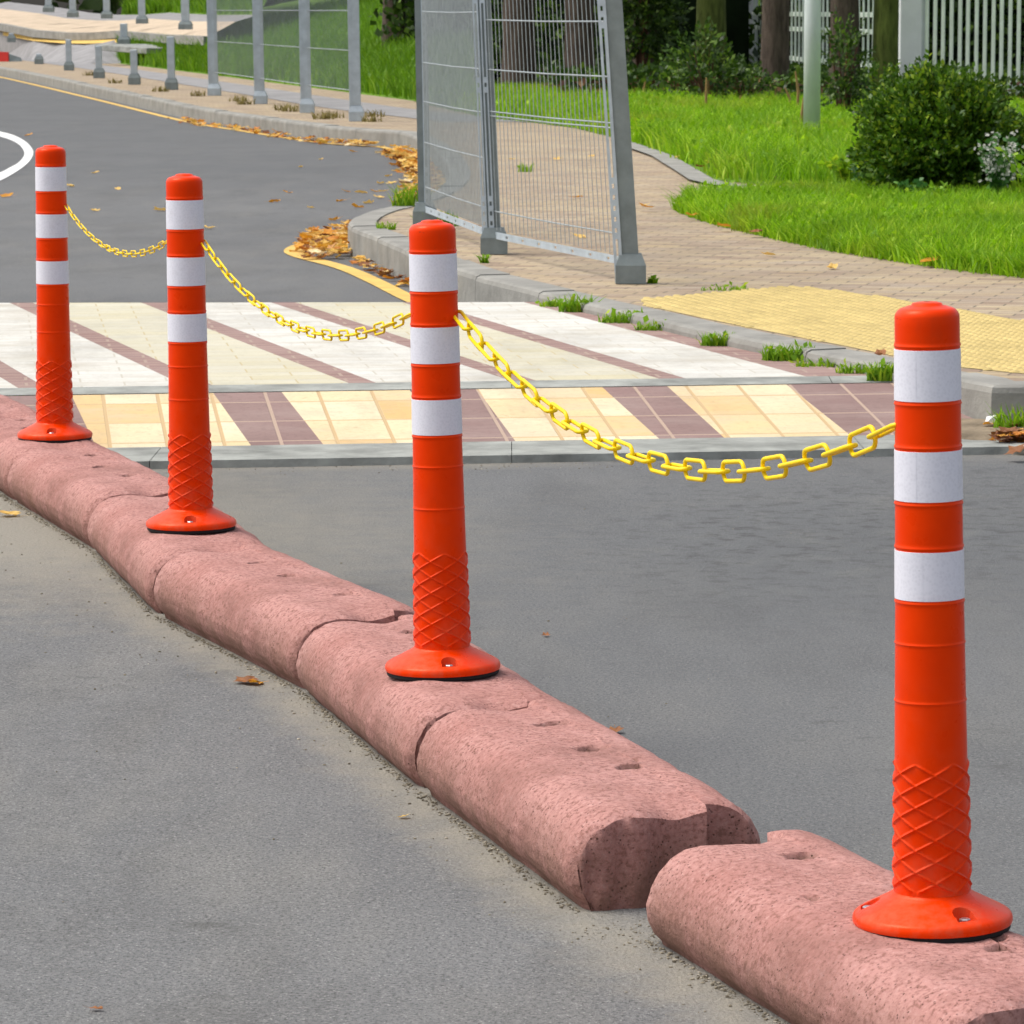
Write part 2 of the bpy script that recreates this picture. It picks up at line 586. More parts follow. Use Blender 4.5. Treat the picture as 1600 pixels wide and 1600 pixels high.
MGRASSD = m_leaf('bank_grass_blade', (0.085, 0.20, 0.006), (0.20, 0.40, 0.012), 0.4, 0.55, (0.30, 0.46, 0.03))
MBUSH = m_leaf('bush_leaf', (0.03, 0.085, 0.006), (0.11, 0.23, 0.010), 0.3, 0.45, (0.36, 0.48, 0.03))
MDARKLEAF = m_leaf('dark_leaf', (0.018, 0.045, 0.007), (0.075, 0.15, 0.014), 0.25, 0.5, (0.20, 0.32, 0.03))
MHERB = m_leaf('herb_leaf', (0.035, 0.12, 0.03), (0.10, 0.26, 0.05), 0.3, 0.5, (0.18, 0.36, 0.06))
MWEED = m_leaf('weed_leaf', (0.13, 0.28, 0.008), (0.30, 0.54, 0.015), 0.4, 0.55, (0.52, 0.60, 0.04))
MREDWEED = m_leaf('dry_stem', (0.07, 0.03, 0.02), (0.16, 0.07, 0.04), 0.1, 0.7, (0.30, 0.18, 0.07))
MDRYTUFT = m_leaf('dry_tuft_blade', (0.16, 0.13, 0.035), (0.32, 0.27, 0.08), 0.2, 0.7)
MPETAL = m_leaf('white_petal', (0.65, 0.64, 0.58), (0.80, 0.80, 0.75), 0.3, 0.6)
MFALL = m_leaf('fallen_leaf', (0.50, 0.17, 0.015), (0.78, 0.40, 0.03), 0.25, 0.6, (0.85, 0.60, 0.16))
MFALLY = m_leaf('yellow_fallen_leaf', (0.72, 0.42, 0.07), (0.84, 0.60, 0.20), 0.25, 0.6, (0.82, 0.70, 0.45))
MFALLB = m_leaf('brown_fallen_leaf', (0.14, 0.05, 0.02), (0.38, 0.15, 0.04), 0.15, 0.6, (0.52, 0.27, 0.08))
MBARK = m_simple('bark', (0.085, 0.064, 0.050), 0.95, 0.2, 0.5, 7, 1.0, 0, (3, 3, 0.6))
MMOSS = m_simple('mossy_bark', (0.085, 0.105, 0.024), 0.95, 0.2, 0.5, 7, 1.0, 0, (3, 3, 0.6))
MPICKET = m_simple('pale_fence_paint', (0.70, 0.78, 0.68), 0.6, 0.4, 0.12, 3)
MPOSTP = m_simple('white_post_paint', (0.78, 0.79, 0.81), 0.6, 0.4, 0.08, 3)
MLAMP = m_simple('lamp_post_paint', (0.62, 0.68, 0.665), 0.45, 0.5, 0.16, 5, 0.05, 0.2, (1, 1, 0.3))
MRED = m_simple('red_plastic', (0.62, 0.025, 0.012), 0.45, 0.5, 0.1, 8)
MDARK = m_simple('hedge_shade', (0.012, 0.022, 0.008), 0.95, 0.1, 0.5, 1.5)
MGRIT = m_leaf('grit', (0.10, 0.085, 0.06), (0.34, 0.30, 0.22), 0.0, 0.9, (0.5, 0.46, 0.38))
MLITTER = m_simple('white_litter', (0.7, 0.7, 0.7), 0.5, 0.4, 0.1, 20)

# ------------------------------------------------------------------ lines of the place
BLK = [  # left foot of each kerb block: near end, far end
    ((0.476, 4.607), (0.170, 5.559)),
    ((0.081, 5.729), (-0.169, 6.653)),
    ((-0.169, 6.653), (-0.409, 7.650)),
    ((-0.409, 7.650), (-0.764, 8.622)),
    ((-0.764, 8.622), (-1.003, 9.682)),
    ((-1.003, 9.682), (-1.309, 10.667)),
    ((-1.309, 10.667), (-1.560, 11.52)),
    ((-1.560, 11.52), (-1.735, 12.10)),
]
KW, KH = 0.32, 0.1345

# kerb of the pavement: outer top edge, from the near right round the nose, the bay and off along the far road
K_PX = [(1550, 603), (1500, 594), (1400, 575), (1300, 554), (1200, 536), (1100, 515), (1000, 491), (920, 474),
        (830, 452), (720, 424), (640, 392), (590, 371)]
kerb_pts = [(9.0, 12.9), (4.0, 12.55), (2.0, 12.35)] + [tuple(at(x, y, 0.15)[:2]) for x, y in K_PX]
kerb_pts += [(-0.84, 21.5), (-0.855, 22.3), (-0.80, 23.1), (-0.66, 24.0), (-0.50, 25.5), (-0.43, 28.0), (-0.50, 31.0), (-0.66, 34.2),
             (-0.85, 36.6), (-1.02, 38.3), (-1.32, 39.0), (-1.75, 40.0), (-2.67, 43.6), (-3.67, 47.9), (-6.02, 60.5), (-9.86, 80.5), (-15.0, 105.0)]
near_n = 3
KERB = kerb_pts[:near_n] + smooth_line(kerb_pts[near_n:], 5)


# ------------------------------------------------------------------ road
def build_road():
    xs = np.concatenate([[-400, -150, -60, -25, -12, -7, -4.5], np.arange(-3.2, 3.21, 0.06), [4.5, 7, 12, 25, 60, 150, 400]])
    ys = np.concatenate([[-60, -15, 0, 2.5], np.arange(3.6, 13.2, 0.06), np.arange(13.4, 36, 0.3), [38, 45, 55, 70, 90, 120, 200, 400, 900]])
    nx, ny = len(xs), len(ys)
    X, Y = np.meshgrid(xs, ys)
    P = np.stack([X.ravel(), Y.ravel()], 1)
    V = np.column_stack([P, np.zeros(len(P))])
    i, j = np.meshgrid(np.arange(nx - 1), np.arange(ny - 1))
    a = (j * nx + i).ravel()
    Fc = np.stack([a, a + 1, a + nx + 1, a + nx], 1)
    o = mesh_np('road', V, Fc, MA)
    o['kind'] = 'structure'
    left = [b[0] for b in BLK] + [BLK[-1][1]]
    d = dist_to_line(P, left)
    dust = 0.85 * np.exp(-(d / 0.10) ** 1.3)
    far = np.clip((P[:, 1] - 7.6) / 2.5, 0, 1)
    dust = np.maximum(dust, far * 1.0 * np.exp(-(d / 1.05) ** 2))
    # right side of the blocks: a thin line of dust
    right = [(p[0] + 0.33, p[1] + 0.1) for p in left]
    dr = dist_to_line(P, right)
    dust = np.maximum(dust, 0.55 * np.exp(-(dr / 0.09) ** 2))
    # sand washed to the foot of the ramp
    s = np.exp(-((P[:, 1] - (11.62 + 0.12 * P[:, 0])) / 0.22) ** 2) * np.clip((0.55 - P[:, 0]) / 0.6, 0, 1) * (P[:, 0] > -1.3)
    dust = np.maximum(dust, 0.95 * s)
    s2 = np.exp(-((P[:, 1] - 8.9) / 1.6) ** 2) * np.exp(-((P[:, 0] - 1.15) / 0.5) ** 2)
    dust = np.maximum(dust, 0.28 * s2)
    gut = np.hypot((P[:, 0] - 1.42) / 0.3, (P[:, 1] - 12.1) / 0.5)
    dust = np.maximum(dust, np.exp(-gut ** 2))
    # the lane right of the blocks is older, darker asphalt with worn bands
    kx = np.interp(P[:, 1], [4.6, 12.1], [0.62, -1.55])
    tone = np.clip((P[:, 0] - kx) / 0.2, 0, 1) * (P[:, 1] < 12.5)
    tone = tone * (0.55 + 0.9 * np.exp(-((P[:, 1] - 9.6) / 1.7) ** 2) * np.clip((P[:, 0] + 0.2) / 0.8, 0, 1))
    tone = np.where(P[:, 1] > 16, np.interp(P[:, 1], [16, 19, 22, 28, 33, 60], [0.75, 0.55, 0.35, 0.45, 0.95, 1.0]), tone * 0.85)
    wear = np.exp(-((P[:, 1] - 9.7 - 0.5 * P[:, 0]) / 1.3) ** 2) * np.clip((P[:, 0] + 0.1) / 0.6, 0, 1)
    wear = np.maximum(wear, 0.35 * np.exp(-((P[:, 0] + 0.75) / 0.3) ** 2) * (P[:, 1] < 8))
    w_ = o.data.attributes.new('wear', 'FLOAT', 'POINT')
    w_.data.foreach_set('value', wear.astype(np.float32))
    t_ = o.data.attributes.new('tone', 'FLOAT', 'POINT')
    t_.data.foreach_set('value', tone.astype(np.float32))
    at_ = o.data.attributes.new('dust', 'FLOAT', 'POINT')
    at_.data.foreach_set('value', dust.astype(np.float32))


build_road()


# ------------------------------------------------------------------ raised crossing
def build_crossing():
    def fy(x): return 12.93 + 0.165 * x          # front edge of the table
    def by(x): return 16.46 + 0.02 * x           # back edge of the table
    ZT = 0.11

    seq = []
    for k in range(-5, 0):
        seq.append((18 + k * 203, 296 + k * 252, 2))
        seq.append((54 + k * 203, 338 + k * 252, 0))
    seq += [(18, 296, 2), (54, 338, 1), (222, 548, 2), (262, 590, 0), (424, 800, 2), (463, 838, 1), (628, 1032, 2), (665, 1074, 0), (818, 1266, 2), (1250, 1900, None)]

    me_v, me_f, me_m, uvs = [], [], [], []

    def quad_strip(x0b, x0f, x1b, x1f, mi, y0f, y1f, z0, z1, n=4):
        """from the front edge (f) to the back edge (b)"""
        b = len(me_v)
        for i in range(n + 1):
            t = i / n
            for xb, xf in ((x0b, x0f), (x1b, x1f)):
                pf = (xf, y0f(xf)); pb = (xb, y1f(xb))
                x = pf[0] + (pb[0] - pf[0]) * t
                y = pf[1] + (pb[1] - pf[1]) * t
                me_v.append((x, y, z0 + (z1 - z0) * t))
                uvs.append((x + 0.125 * y, y - 0.155 * x))
        for i in range(n):
            me_f.append((b + 2 * i, b + 2 * i + 1, b + 2 * i + 3, b + 2 * i + 2))
            me_m.append(mi)

    def X(px, Y): return (px - 800) / F_PX * math.hypot(Y, CAM_H - ZT) * 1.0
    for a, c in zip(seq[:-1], seq[1:]):
        quad_strip(X(a[0], 16.46), X(a[1], 12.93), X(c[0], 16.46), X(c[1], 12.93), a[2], fy, by, ZT, ZT)
    # concrete lip between table and ramp
    def fl(x): return fy(x) - 0.012
    def fl2(x): return fy(x) - 0.17
    for x0, x1 in zip(np.arange(-9, 2.0, 1.0), np.arange(-8, 3.0, 1.0)):
        quad_strip(x0, x0, x1 - 0.002, x1 - 0.002, 3, fl2, fl, ZT - 0.006, ZT + 0.002, 1)
    # ramp stripes
    def rt(x): return fy(x) - 0.172
    def rb(x): return 11.98 + 0.16 * x
    rs = [(-1200, -1190, 4), (-985, -935, 5), (-880, -823, 4), (-700, -640, 5), (-590, -524, 4), (-400, -330, 5), (-290, -214, 4), (-80, -20, 5), (10, 60, 5),
          (121, 162, 4), (337, 397, 5), (442, 508, 4), (640, 705, 5), (745, 806, 4), (942, 1032, 5), (1045, 1135, 4), (1235, 1337, 5), (1560, 1700, None)]

    def Xr(px, Y): return (px - 800) / F_PX * Y
    for a, c in zip(rs[:-1], rs[1:]):
        quad_strip(Xr(a[0], 12.76), Xr(a[1], 12.05), Xr(c[0], 12.76), Xr(c[1], 12.05), a[2], rb, rt, 0.018, ZT - 0.008)
    # concrete strip at the foot of the ramp
    def sb(x): return rb(x) - 0.40
    def rb2(x): return rb(x) - 0.001
    for x0, x1 in zip(np.arange(-9, 2.0, 1.0), np.arange(-8, 3.0, 1.0)):
        quad_strip(x0, x0, x1 - 0.002, x1 - 0.002, 3, sb, rb2, 0.022, 0.020, 1)
        b = len(me_v)
        for x in (x0, x1 - 0.002):
            me_v.append((x, sb(x), 0.022)); uvs.append((x, 0))
            me_v.append((x, sb(x) - 0.004, -0.02)); uvs.append((x, 0.02))
        me_f.append((b, b + 1, b + 3, b + 2)); me_m.append(3)
    # back ramp, asphalt
    def bb(x): return by(x) + 0.35
    def by2(x): return by(x) + 0.006
    quad_strip(-9, -9, 1.3, 1.3, 6, by2, bb, ZT, -0.01)
    me = bpy.data.meshes.new('raised_crossing')
    me.from_pydata(me_v, [], me_f)
    for mm in (MSTRIPW, MSTRIPY, MSTRIPM, MCONC, MRAMPY, MRAMPM, MPATH):
        me.materials.append(mm)
    me.polygons.foreach_set('material_index', me_m)
    uvl = me.uv_layers.new(name='UVMap')
    for p in me.polygons:
        for li in p.loop_indices:
            uvl.data[li].uv = uvs[me.loops[li].vertex_index]
    me.update()
    o = bpy.data.objects.new('raised_crossing', me)
    col.objects.link(o)
    o['kind'] = 'structure'


build_crossing()


# ------------------------------------------------------------------ kerb, pavement, lawns
def build_kerb():
    mb = MB()
    w, h = 0.15, 0.15
    # resample into about one metre stones with open joints
    pts = [Vector(p) for p in KERB]
    L = [0]
    for a, b in zip(pts[:-1], pts[1:]):
        L.append(L[-1] + (b - a).length)
    tot = L[-1]

    def pos(s):
        s = min(max(s, 0), tot)
        for i in range(len(L) - 1):
            if s <= L[i + 1]:
                t = (s - L[i]) / max(L[i + 1] - L[i], 1e-9)
                return pts[i].lerp(pts[i + 1], t)
        return pts[-1]

    def tan(s): return (pos(s + 0.08) - pos(s - 0.08)).normalized()
    s = 0.0
    while s < tot - 0.5:
        d = (pos(s) - Vector((0, 0))).length
        step = 1.0 if d < 60 else 4.0
        e = min(s + step, tot)
        ns = 5
        rows = []
        dz = random.uniform(-0.005, 0.005)
        for i in range(ns + 1):
            q = s + 0.0025 + (e - s - 0.005) * i / ns
            p = pos(q); t = tan(q)
            nrm = Vector((t.y, -t.x))          # towards the pavement
            prof = [(0.0, -0.05), (0.0, h - 0.022), (0.006, h - 0.006), (0.022, h + 0.001), (w, h + 0.003), (w, -0.05)]
            rows.append([(p.x + nrm.x * a, p.y + nrm.y * a, z + (dz if z > 0 else 0)) for a, z in prof])
        n = 6
        vs = [v for r in rows for v in r]
        fs = []
        for i in range(ns):
            for k in range(n - 1):
                fs.append((i * n + k, i * n + k + 1, (i + 1) * n + k + 1, (i + 1) * n + k))
        fs.append(tuple(range(n)))
        fs.append(tuple(reversed(range(ns * n, ns * n + n))))
        mb.add(vs, fs)
        s = e
    o = mb.build('kerb', MKERB)
    o['kind'] = 'structure'
    import bmesh
    bm = bmesh.new(); bm.from_mesh(o.data)
    bmesh.ops.recalc_face_normals(bm, faces=bm.faces)
    bm.to_mesh(o.data); bm.free()


build_kerb()
inner = offset_line(KERB, 0.145)
pave_poly = inner + [(-15, 140), (30, 140), (30, 13.0)]
sheet('pavement', pave_poly, 0.147, MPAVE)

# yellow line along the kerb foot
yl_src = [p for p in KERB if p[1] > 17.6]
yl = [yl_src[0]]
for p in yl_src[1:]:
    if (Vector(p) - Vector(yl[-1])).length > 0.12:
        yl.append(p)


def ribbon(name, a, b, z, mat):
    mb = MB()
    n = len(a)
    mb.add([(p[0], p[1], z) for p in a] + [(p[0], p[1], z) for p in b], [(i, i + 1, n + i + 1, n + i) for i in range(n - 1)])
    o = mb.build(name, mat)
    o['kind'] = 'structure'
    return o


def yline():
    a, b = [], []
    for i, p in enumerate(yl):
        y = p[1]
        k = math.exp(-((y - 22.0) / 1.2) ** 2)
        near = min(max((y - 17.6) / 1.0, 0), 1)
        o0 = -(0.10 + 0.13 * k)
        o1 = -(0.19 + 0.15 * k)
        t = (Vector(yl[min(i + 1, len(yl) - 1)]) - Vector(yl[max(i - 1, 0)])).normalized()
        nx, ny = t.y, -t.x
        a.append((p[0] + nx * o0, p[1] + ny * o0))
        b.append((p[0] + nx * o1, p[1] + ny * o1))
    ribbon('yellow_kerb_line', a, b, 0.004, MYLINE)


yline()
ribbon('yellow_edge_line', [(1.50, 11.62), (1.75, 11.70), (3.5, 11.95)], [(1.55, 11.52), (1.80, 11.56), (3.6, 11.8)], 0.004, MYLINE)
arc_o = [(-80, 196), (-30, 200), (0, 206), (22, 212), (39, 221), (49, 231), (52, 240), (48, 250), (37, 261), (19, 273), (0, 283), (-40, 300), (-90, 318)]
arc_i = [(-80, 203), (-30, 208), (0, 214), (16, 219), (29, 226), (36, 234), (38, 241), (35, 248), (27, 256), (14, 263), (0, 270), (-40, 282), (-90, 298)]
ribbon('white_road_marking', smooth_line([at(x, y)[:2] for x, y in arc_o], 5), smooth_line([at(x, y)[:2] for x, y in arc_i], 5), 0.004, MWLINE)

# tactile paving with raised dots
tact = [at(x, y, 0.152)[:2] for x, y in [(1000, 466), (1060, 461), (1150, 453), (1240, 446), (1300, 452), (1400, 466), (1500, 484), (1640, 506), (1640, 586),
                                       (1500, 572), (1400, 555), (1300, 535), (1200, 516), (1100, 496), (1010, 476)]]
sheet('tactile_paving', tact, 0.149, MTACT)


def tactile_dots():
    sp = 0.05
    ang = R(14)
    c, s = math.cos(ang), math.sin(ang)
    g = np.arange(-6, 6, sp)
    A, B = np.meshgrid(g, g)
    P = np.stack([A.ravel() * c - B.ravel() * s + 1.2, A.ravel() * s + B.ravel() * c + 14], 1)
    P = P[inside(P, tact)]
    n = 8
    an = np.arange(n) / n * 2 * math.pi
    ring0 = np.stack([np.cos(an) * 0.017, np.sin(an) * 0.017, np.zeros(n)], 1)
    ring1 = np.stack([np.cos(an) * 0.011, np.sin(an) * 0.011, np.full(n, 0.006)], 1)
    base = np.vstack([ring0, ring1])
    V = (np.column_stack([P, np.full(len(P), 0.1487)])[:, None, :] + base[None]).reshape(-1, 3)
    q = np.array([[k, (k + 1) % n, n + (k + 1) % n, n + k] for k in range(n)] + [[n, n + 1, n + 2, n + 3], [n, n + 3, n + 4, n + 7], [n + 4, n + 5, n + 6, n + 7]])
    Fq = (np.arange(len(P)) * 2 * n)[:, None, None] + q[None]
    o = mesh_np('tactile_dots', V, Fq.reshape(-1, 4), MTACT)
    o['kind'] = 'structure'


tactile_dots()

Z = 0.152
lawn_near = [at(x, y, Z)[:2] for x, y in [(1062, 328), (1085, 318), (1120, 314), (1180, 315), (1300, 314), (1420, 306), (1640, 300), (1900, 330), (1900, 470), (1640, 436),
                                         (1600, 430), (1500, 419), (1400, 405), (1300, 389), (1200, 368), (1110, 346)]]
lawn_back = [at(x, y, Z)[:2] for x, y in [(1640, 280), (1420, 286), (1300, 290), (1180, 287), (1120, 281), (1090, 266), (1050, 243), (985, 221), (900, 200), (840, 192), (770, 186)]]
lawn_back = lawn_back + [(-1.2, 51.0), (-1.2, 54.5), (14, 54.5), (14, 26.5)]
sheet('lawn', lawn_near, 0.151, MSOIL)
sheet('lawn', lawn_back, 0.151, MSOIL)
edge_line = [at(x, y, Z)[:2] for x, y in [(985, 223), (1050, 245), (1090, 268), (1115, 283), (1150, 291), (1210, 294), (1300, 298)]]
ribbon('stone_edging', edge_line, offset_line(edge_line, 0.16), 0.165, MKERB)

# grey footpath and sandy strip on the far pavement
far_k = [p for p in KERB if p[1] > 41.0]
ribbon('path', offset_line(far_k, 1.45), offset_line(far_k, 2.3), 0.152, MPATH)
ribbon('path', [(-0.9, 42.5), (0.6, 41.0)], [(-1.2, 44.5), (0.6, 42.6)], 0.1515, MPATH)


# grass bank behind the far pavement
def bank_z(x, y):
    kx = np.interp(y, [41, 51.2, 71.75, 105], [-0.2, -1.2, -5.16, -11.8])     # lower edge of the bank
    d = np.clip(x - kx, 0, None)
    e = np.clip((y - 54) / 1.0, 0, None)
    return 0.156 + np.minimum(0.21 * d, 3.0) * np.clip((y - 44) / 12, 0, 1)


def grid_patch(name, xs, ys, zf, mat, mask=None):
    X, Y = np.meshgrid(xs, ys)
    P = np.stack([X.ravel(), Y.ravel()], 1)
    V = np.column_stack([P, zf(P[:, 0], P[:, 1])])
    nx, ny = len(xs), len(ys)
    i, j = np.meshgrid(np.arange(nx - 1), np.arange(ny - 1))
    a = (j * nx + i).ravel()
    Fc = np.stack([a, a + 1, a + nx + 1, a + nx], 1)
    if mask is not None:
        c = V[Fc].mean(1)
        Fc = Fc[mask(c)]
    o = mesh_np(name, V, Fc, mat, smooth=True)
    o['kind'] = 'structure'
    return o


def bank_surface():
    # rows follow the slanting lower edge
    ys = np.arange(44.0, 110, 1.0)
    ds = np.linspace(0, 1, 24)
    V = []
    for y in ys:
        kx = np.interp(y, [41, 51.2, 71.75, 105], [-0.2, -1.2, -5.16, -11.8])
        wd = max(0.3, -0.010 * y + 0.05 - kx) if y < 66 else 30.0
        for d in ds * wd:
            V.append((kx + d, y, float(bank_z(np.array(kx + d), np.array(y))) - 0.012))
    n = len(ds)
    i, j = np.meshgrid(np.arange(n - 1), np.arange(len(ys) - 1))
    a = (j * n + i).ravel()
    Fc = np.stack([a, a + 1, a + n + 1, a + n], 1)
    o = mesh_np('grass_bank', np.array(V), Fc, MSOIL, smooth=True)
    o['kind'] = 'structure'


bank_surface()
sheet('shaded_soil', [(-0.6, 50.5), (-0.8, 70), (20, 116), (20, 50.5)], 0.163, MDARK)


# ------------------------------------------------------------------ grass blades
def leaf_quads(P, D, size, wid, bend=0.25):
    """leaf of four corners (base, two sides, tip) at points P along directions D"""
    N = len(P)
    D = D / (np.linalg.norm(D, axis=1)[:, None] + 1e-9)
    rnd = rng.normal(size=(N, 3))
    S = np.cross(D, rnd)
    S /= (np.linalg.norm(S, axis=1)[:, None] + 1e-9)
    U = np.cross(S, D)
    l = (size * rng.uniform(0.6, 1.3, N))[:, None]
    w = wid * l
    b = P
    m = P + D * l * 0.5 + U * l * bend * 0.3
    t = P + D * l
    V = np.stack([b, m + S * w, t, m - S * w], 1).reshape(-1, 3)
    Fq = np.arange(N * 4).reshape(-1, 4)
    return V, Fq


def blades(name, P3, h0, h1, w, mat, lean=0.5):
    N = len(P3)
    az = rng.uniform(0, 2 * math.pi, N)
    fc = rng.uniform(0, 2 * math.pi, N)
    h = rng.uniform(h0, h1, N)
    ln = rng.uniform(0.1, lean, N) * h
    dirv = np.stack([np.cos(az), np.sin(az), np.zeros(N)], 1)
    side = np.stack([np.cos(fc), np.sin(fc), np.zeros(N)], 1) * (w * rng.uniform(0.6, 1.3, N))[:, None] / 2
    up = np.array([0, 0, 1.0])
    p1 = P3 + dirv * (ln * 0.3)[:, None] + up * (h * 0.55)[:, None]
    p2 = P3 + dirv * ln[:, None] + up * h[:, None]
    V = np.stack([P3 - side, P3 + side, p1 + side * 0.8, p1 - side * 0.8, p2], 1).reshape(-1, 3)
    b = np.arange(N) * 5
    T = np.stack([np.stack([b, b + 1, b + 2], 1), np.stack([b, b + 2, b + 3], 1), np.stack([b + 3, b + 2, b + 4], 1)], 1).reshape(-1, 3)
    return mesh_np(name, V, T, mat)


def scatter(poly, n, z):
    xs = [p[0] for p in poly]; ys = [p[1] for p in poly]
    P = np.stack([rng.uniform(min(xs), max(xs), n), rng.uniform(min(ys), max(ys), n)], 1)
    P = P[inside(P, poly)]
    return np.column_stack([P, np.full(len(P), z)])


def clump_noise(P, s=1.0):
    return np.array([noise.noise(Vector((p[0] * s, p[1] * s, 0.3))) for p in P])


lnr = [(p[0], p[1]) for p in lawn_near if p[0] < 6]
G1 = scatter(lawn_near, 150000, 0.155)
G1 = G1[(G1[:, 0] < G1[:, 1] * 0.133)]
cn = clump_noise(G1, 2.2)
G1[:, 0] += rng.normal(0, 0.02, len(G1)); G1[:, 1] += rng.normal(0, 0.09, len(G1))
G1 = G1[cn > rng.uniform(-0.7, 0.25, len(G1))]
o = blades('lawn_grass', G1, 0.04, 0.15, 0.008, MGRASS, 1.1)
o['kind'] = 'stuff'
front = [lawn_near[i] for i in (0, 15, 14, 13, 12, 11, 10, 9)]
front = smooth_line(front, 6)
k = rng.integers(0, len(front) - 1, 9000); u = rng.uniform(0, 1, 9000)[:, None]
fa = np.array(front)
E = fa[k] * (1 - u) + fa[k + 1] * u
E = E + np.stack([rng.normal(0, 0.015, 9000), rng.normal(0.02, 0.10, 9000)], 1)
o = blades('lawn_grass', np.column_stack([E, np.full(9000, 0.15)]), 0.02, 0.10, 0.009, MGRASS, 1.3)
o['kind'] = 'stuff'
G2 = scatter(lawn_back, 520000, 0.155)
G2 = G2[(G2[:, 0] < G2[:, 1] * 0.133) & (G2[:, 0] > -0.6)]
cn = clump_noise(G2, 1.3)
G2[:, 0] += rng.normal(0, 0.03, len(G2)); G2[:, 1] += rng.normal(0, 0.09, len(G2))
G2 = G2[cn > rng.uniform(-0.7, 0.25, len(G2))]
o = blades('lawn_grass', G2, 0.05, 0.23, 0.013, MGRASS, 1.1)
o['kind'] = 'stuff'


def broad_leaves(poly, n, s, zmax, mat, thr):
    P = scatter(poly, n, 0.155)
    P = P[(P[:, 0] < P[:, 1] * 0.133)]
    P = P[clump_noise(P, 1.7) > thr]
    P[:, 2] += rng.uniform(0.02, zmax, len(P))
    V, Fq = leaf_quads(P, rng.normal(size=(len(P), 3)) + np.array([0, -0.5, 0.5]), s, 0.4)
    o = mesh_np('ground_cover', V, Fq, mat)
    o['kind'] = 'stuff'


def bank_grass():
    n = 130000
    y = rng.uniform(46, 92, n)
    kx = np.interp(y, [41, 51.2, 71.75, 105], [-0.2, -1.2, -5.16, -11.8])
    x = kx + rng.uniform(0.05, 9, n) ** 1.0
    keep = (x > -0.13 * y) & ((x < -0.010 * y) | (y > 66))
    x, y = x[keep], y[keep]
    P = np.column_stack([x, y, bank_z(x, y) - 0.015])
    o = blades('bank_grass', P, 0.10, 0.34, 0.022, MGRASSD, 0.8)
    o['kind'] = 'stuff'


bank_grass()
broad_leaves(lawn_near, 22000, 0.03, 0.11, MGRASS, 0.05)
broad_leaves(lawn_back, 90000, 0.045, 0.17, MGRASS, 0.1)
und = [(0.6, 48.5), (0.2, 56), (9, 56), (6.2, 44), (3.6, 45), (2.4, 48)]
broad_leaves(und, 26000, 0.09, 0.38, MDARKLEAF, -0.25)
broad_leaves(und, 14000, 0.09, 0.30, MREDWEED, 0.0)

# ------------------------------------------------------------------ kerb blocks
PROF = [(0.030, 0.0), (0.014, 0.016), (0.005, 0.034), (0.002, 0.056), (0.008, 0.080), (0.019, 0.101), (0.036, 0.118), (0.058, 0.129), (0.082, 0.1335),
        (0.105, 0.1345), (0.13, 0.1338), (0.155, 0.1325), (0.18, 0.132), (0.205, 0.1325), (0.2169, 0.1332), (0.2191, 0.1333), (0.235, 0.1335), (0.252, 0.132), (0.270, 0.127), (0.288, 0.116),
        (0.303, 0.099), (0.313, 0.079), (0.319, 0.056), (0.315, 0.032), (0.306, 0.015), (0.290, 0.0)]


def refine_prof():
    out = []
    for (a, b) in zip(PROF[:-1], PROF[1:]):
        d = math.hypot(b[0] - a[0], b[1] - a[1])
        k = max(1, int(d / 0.006))
        for j in range(k):
            t = j / k
            out.append((a[0] + (b[0] - a[0]) * t, a[1] + (b[1] - a[1]) * t))
    out.append(PROF[-1])
    return out


PR = refine_prof()


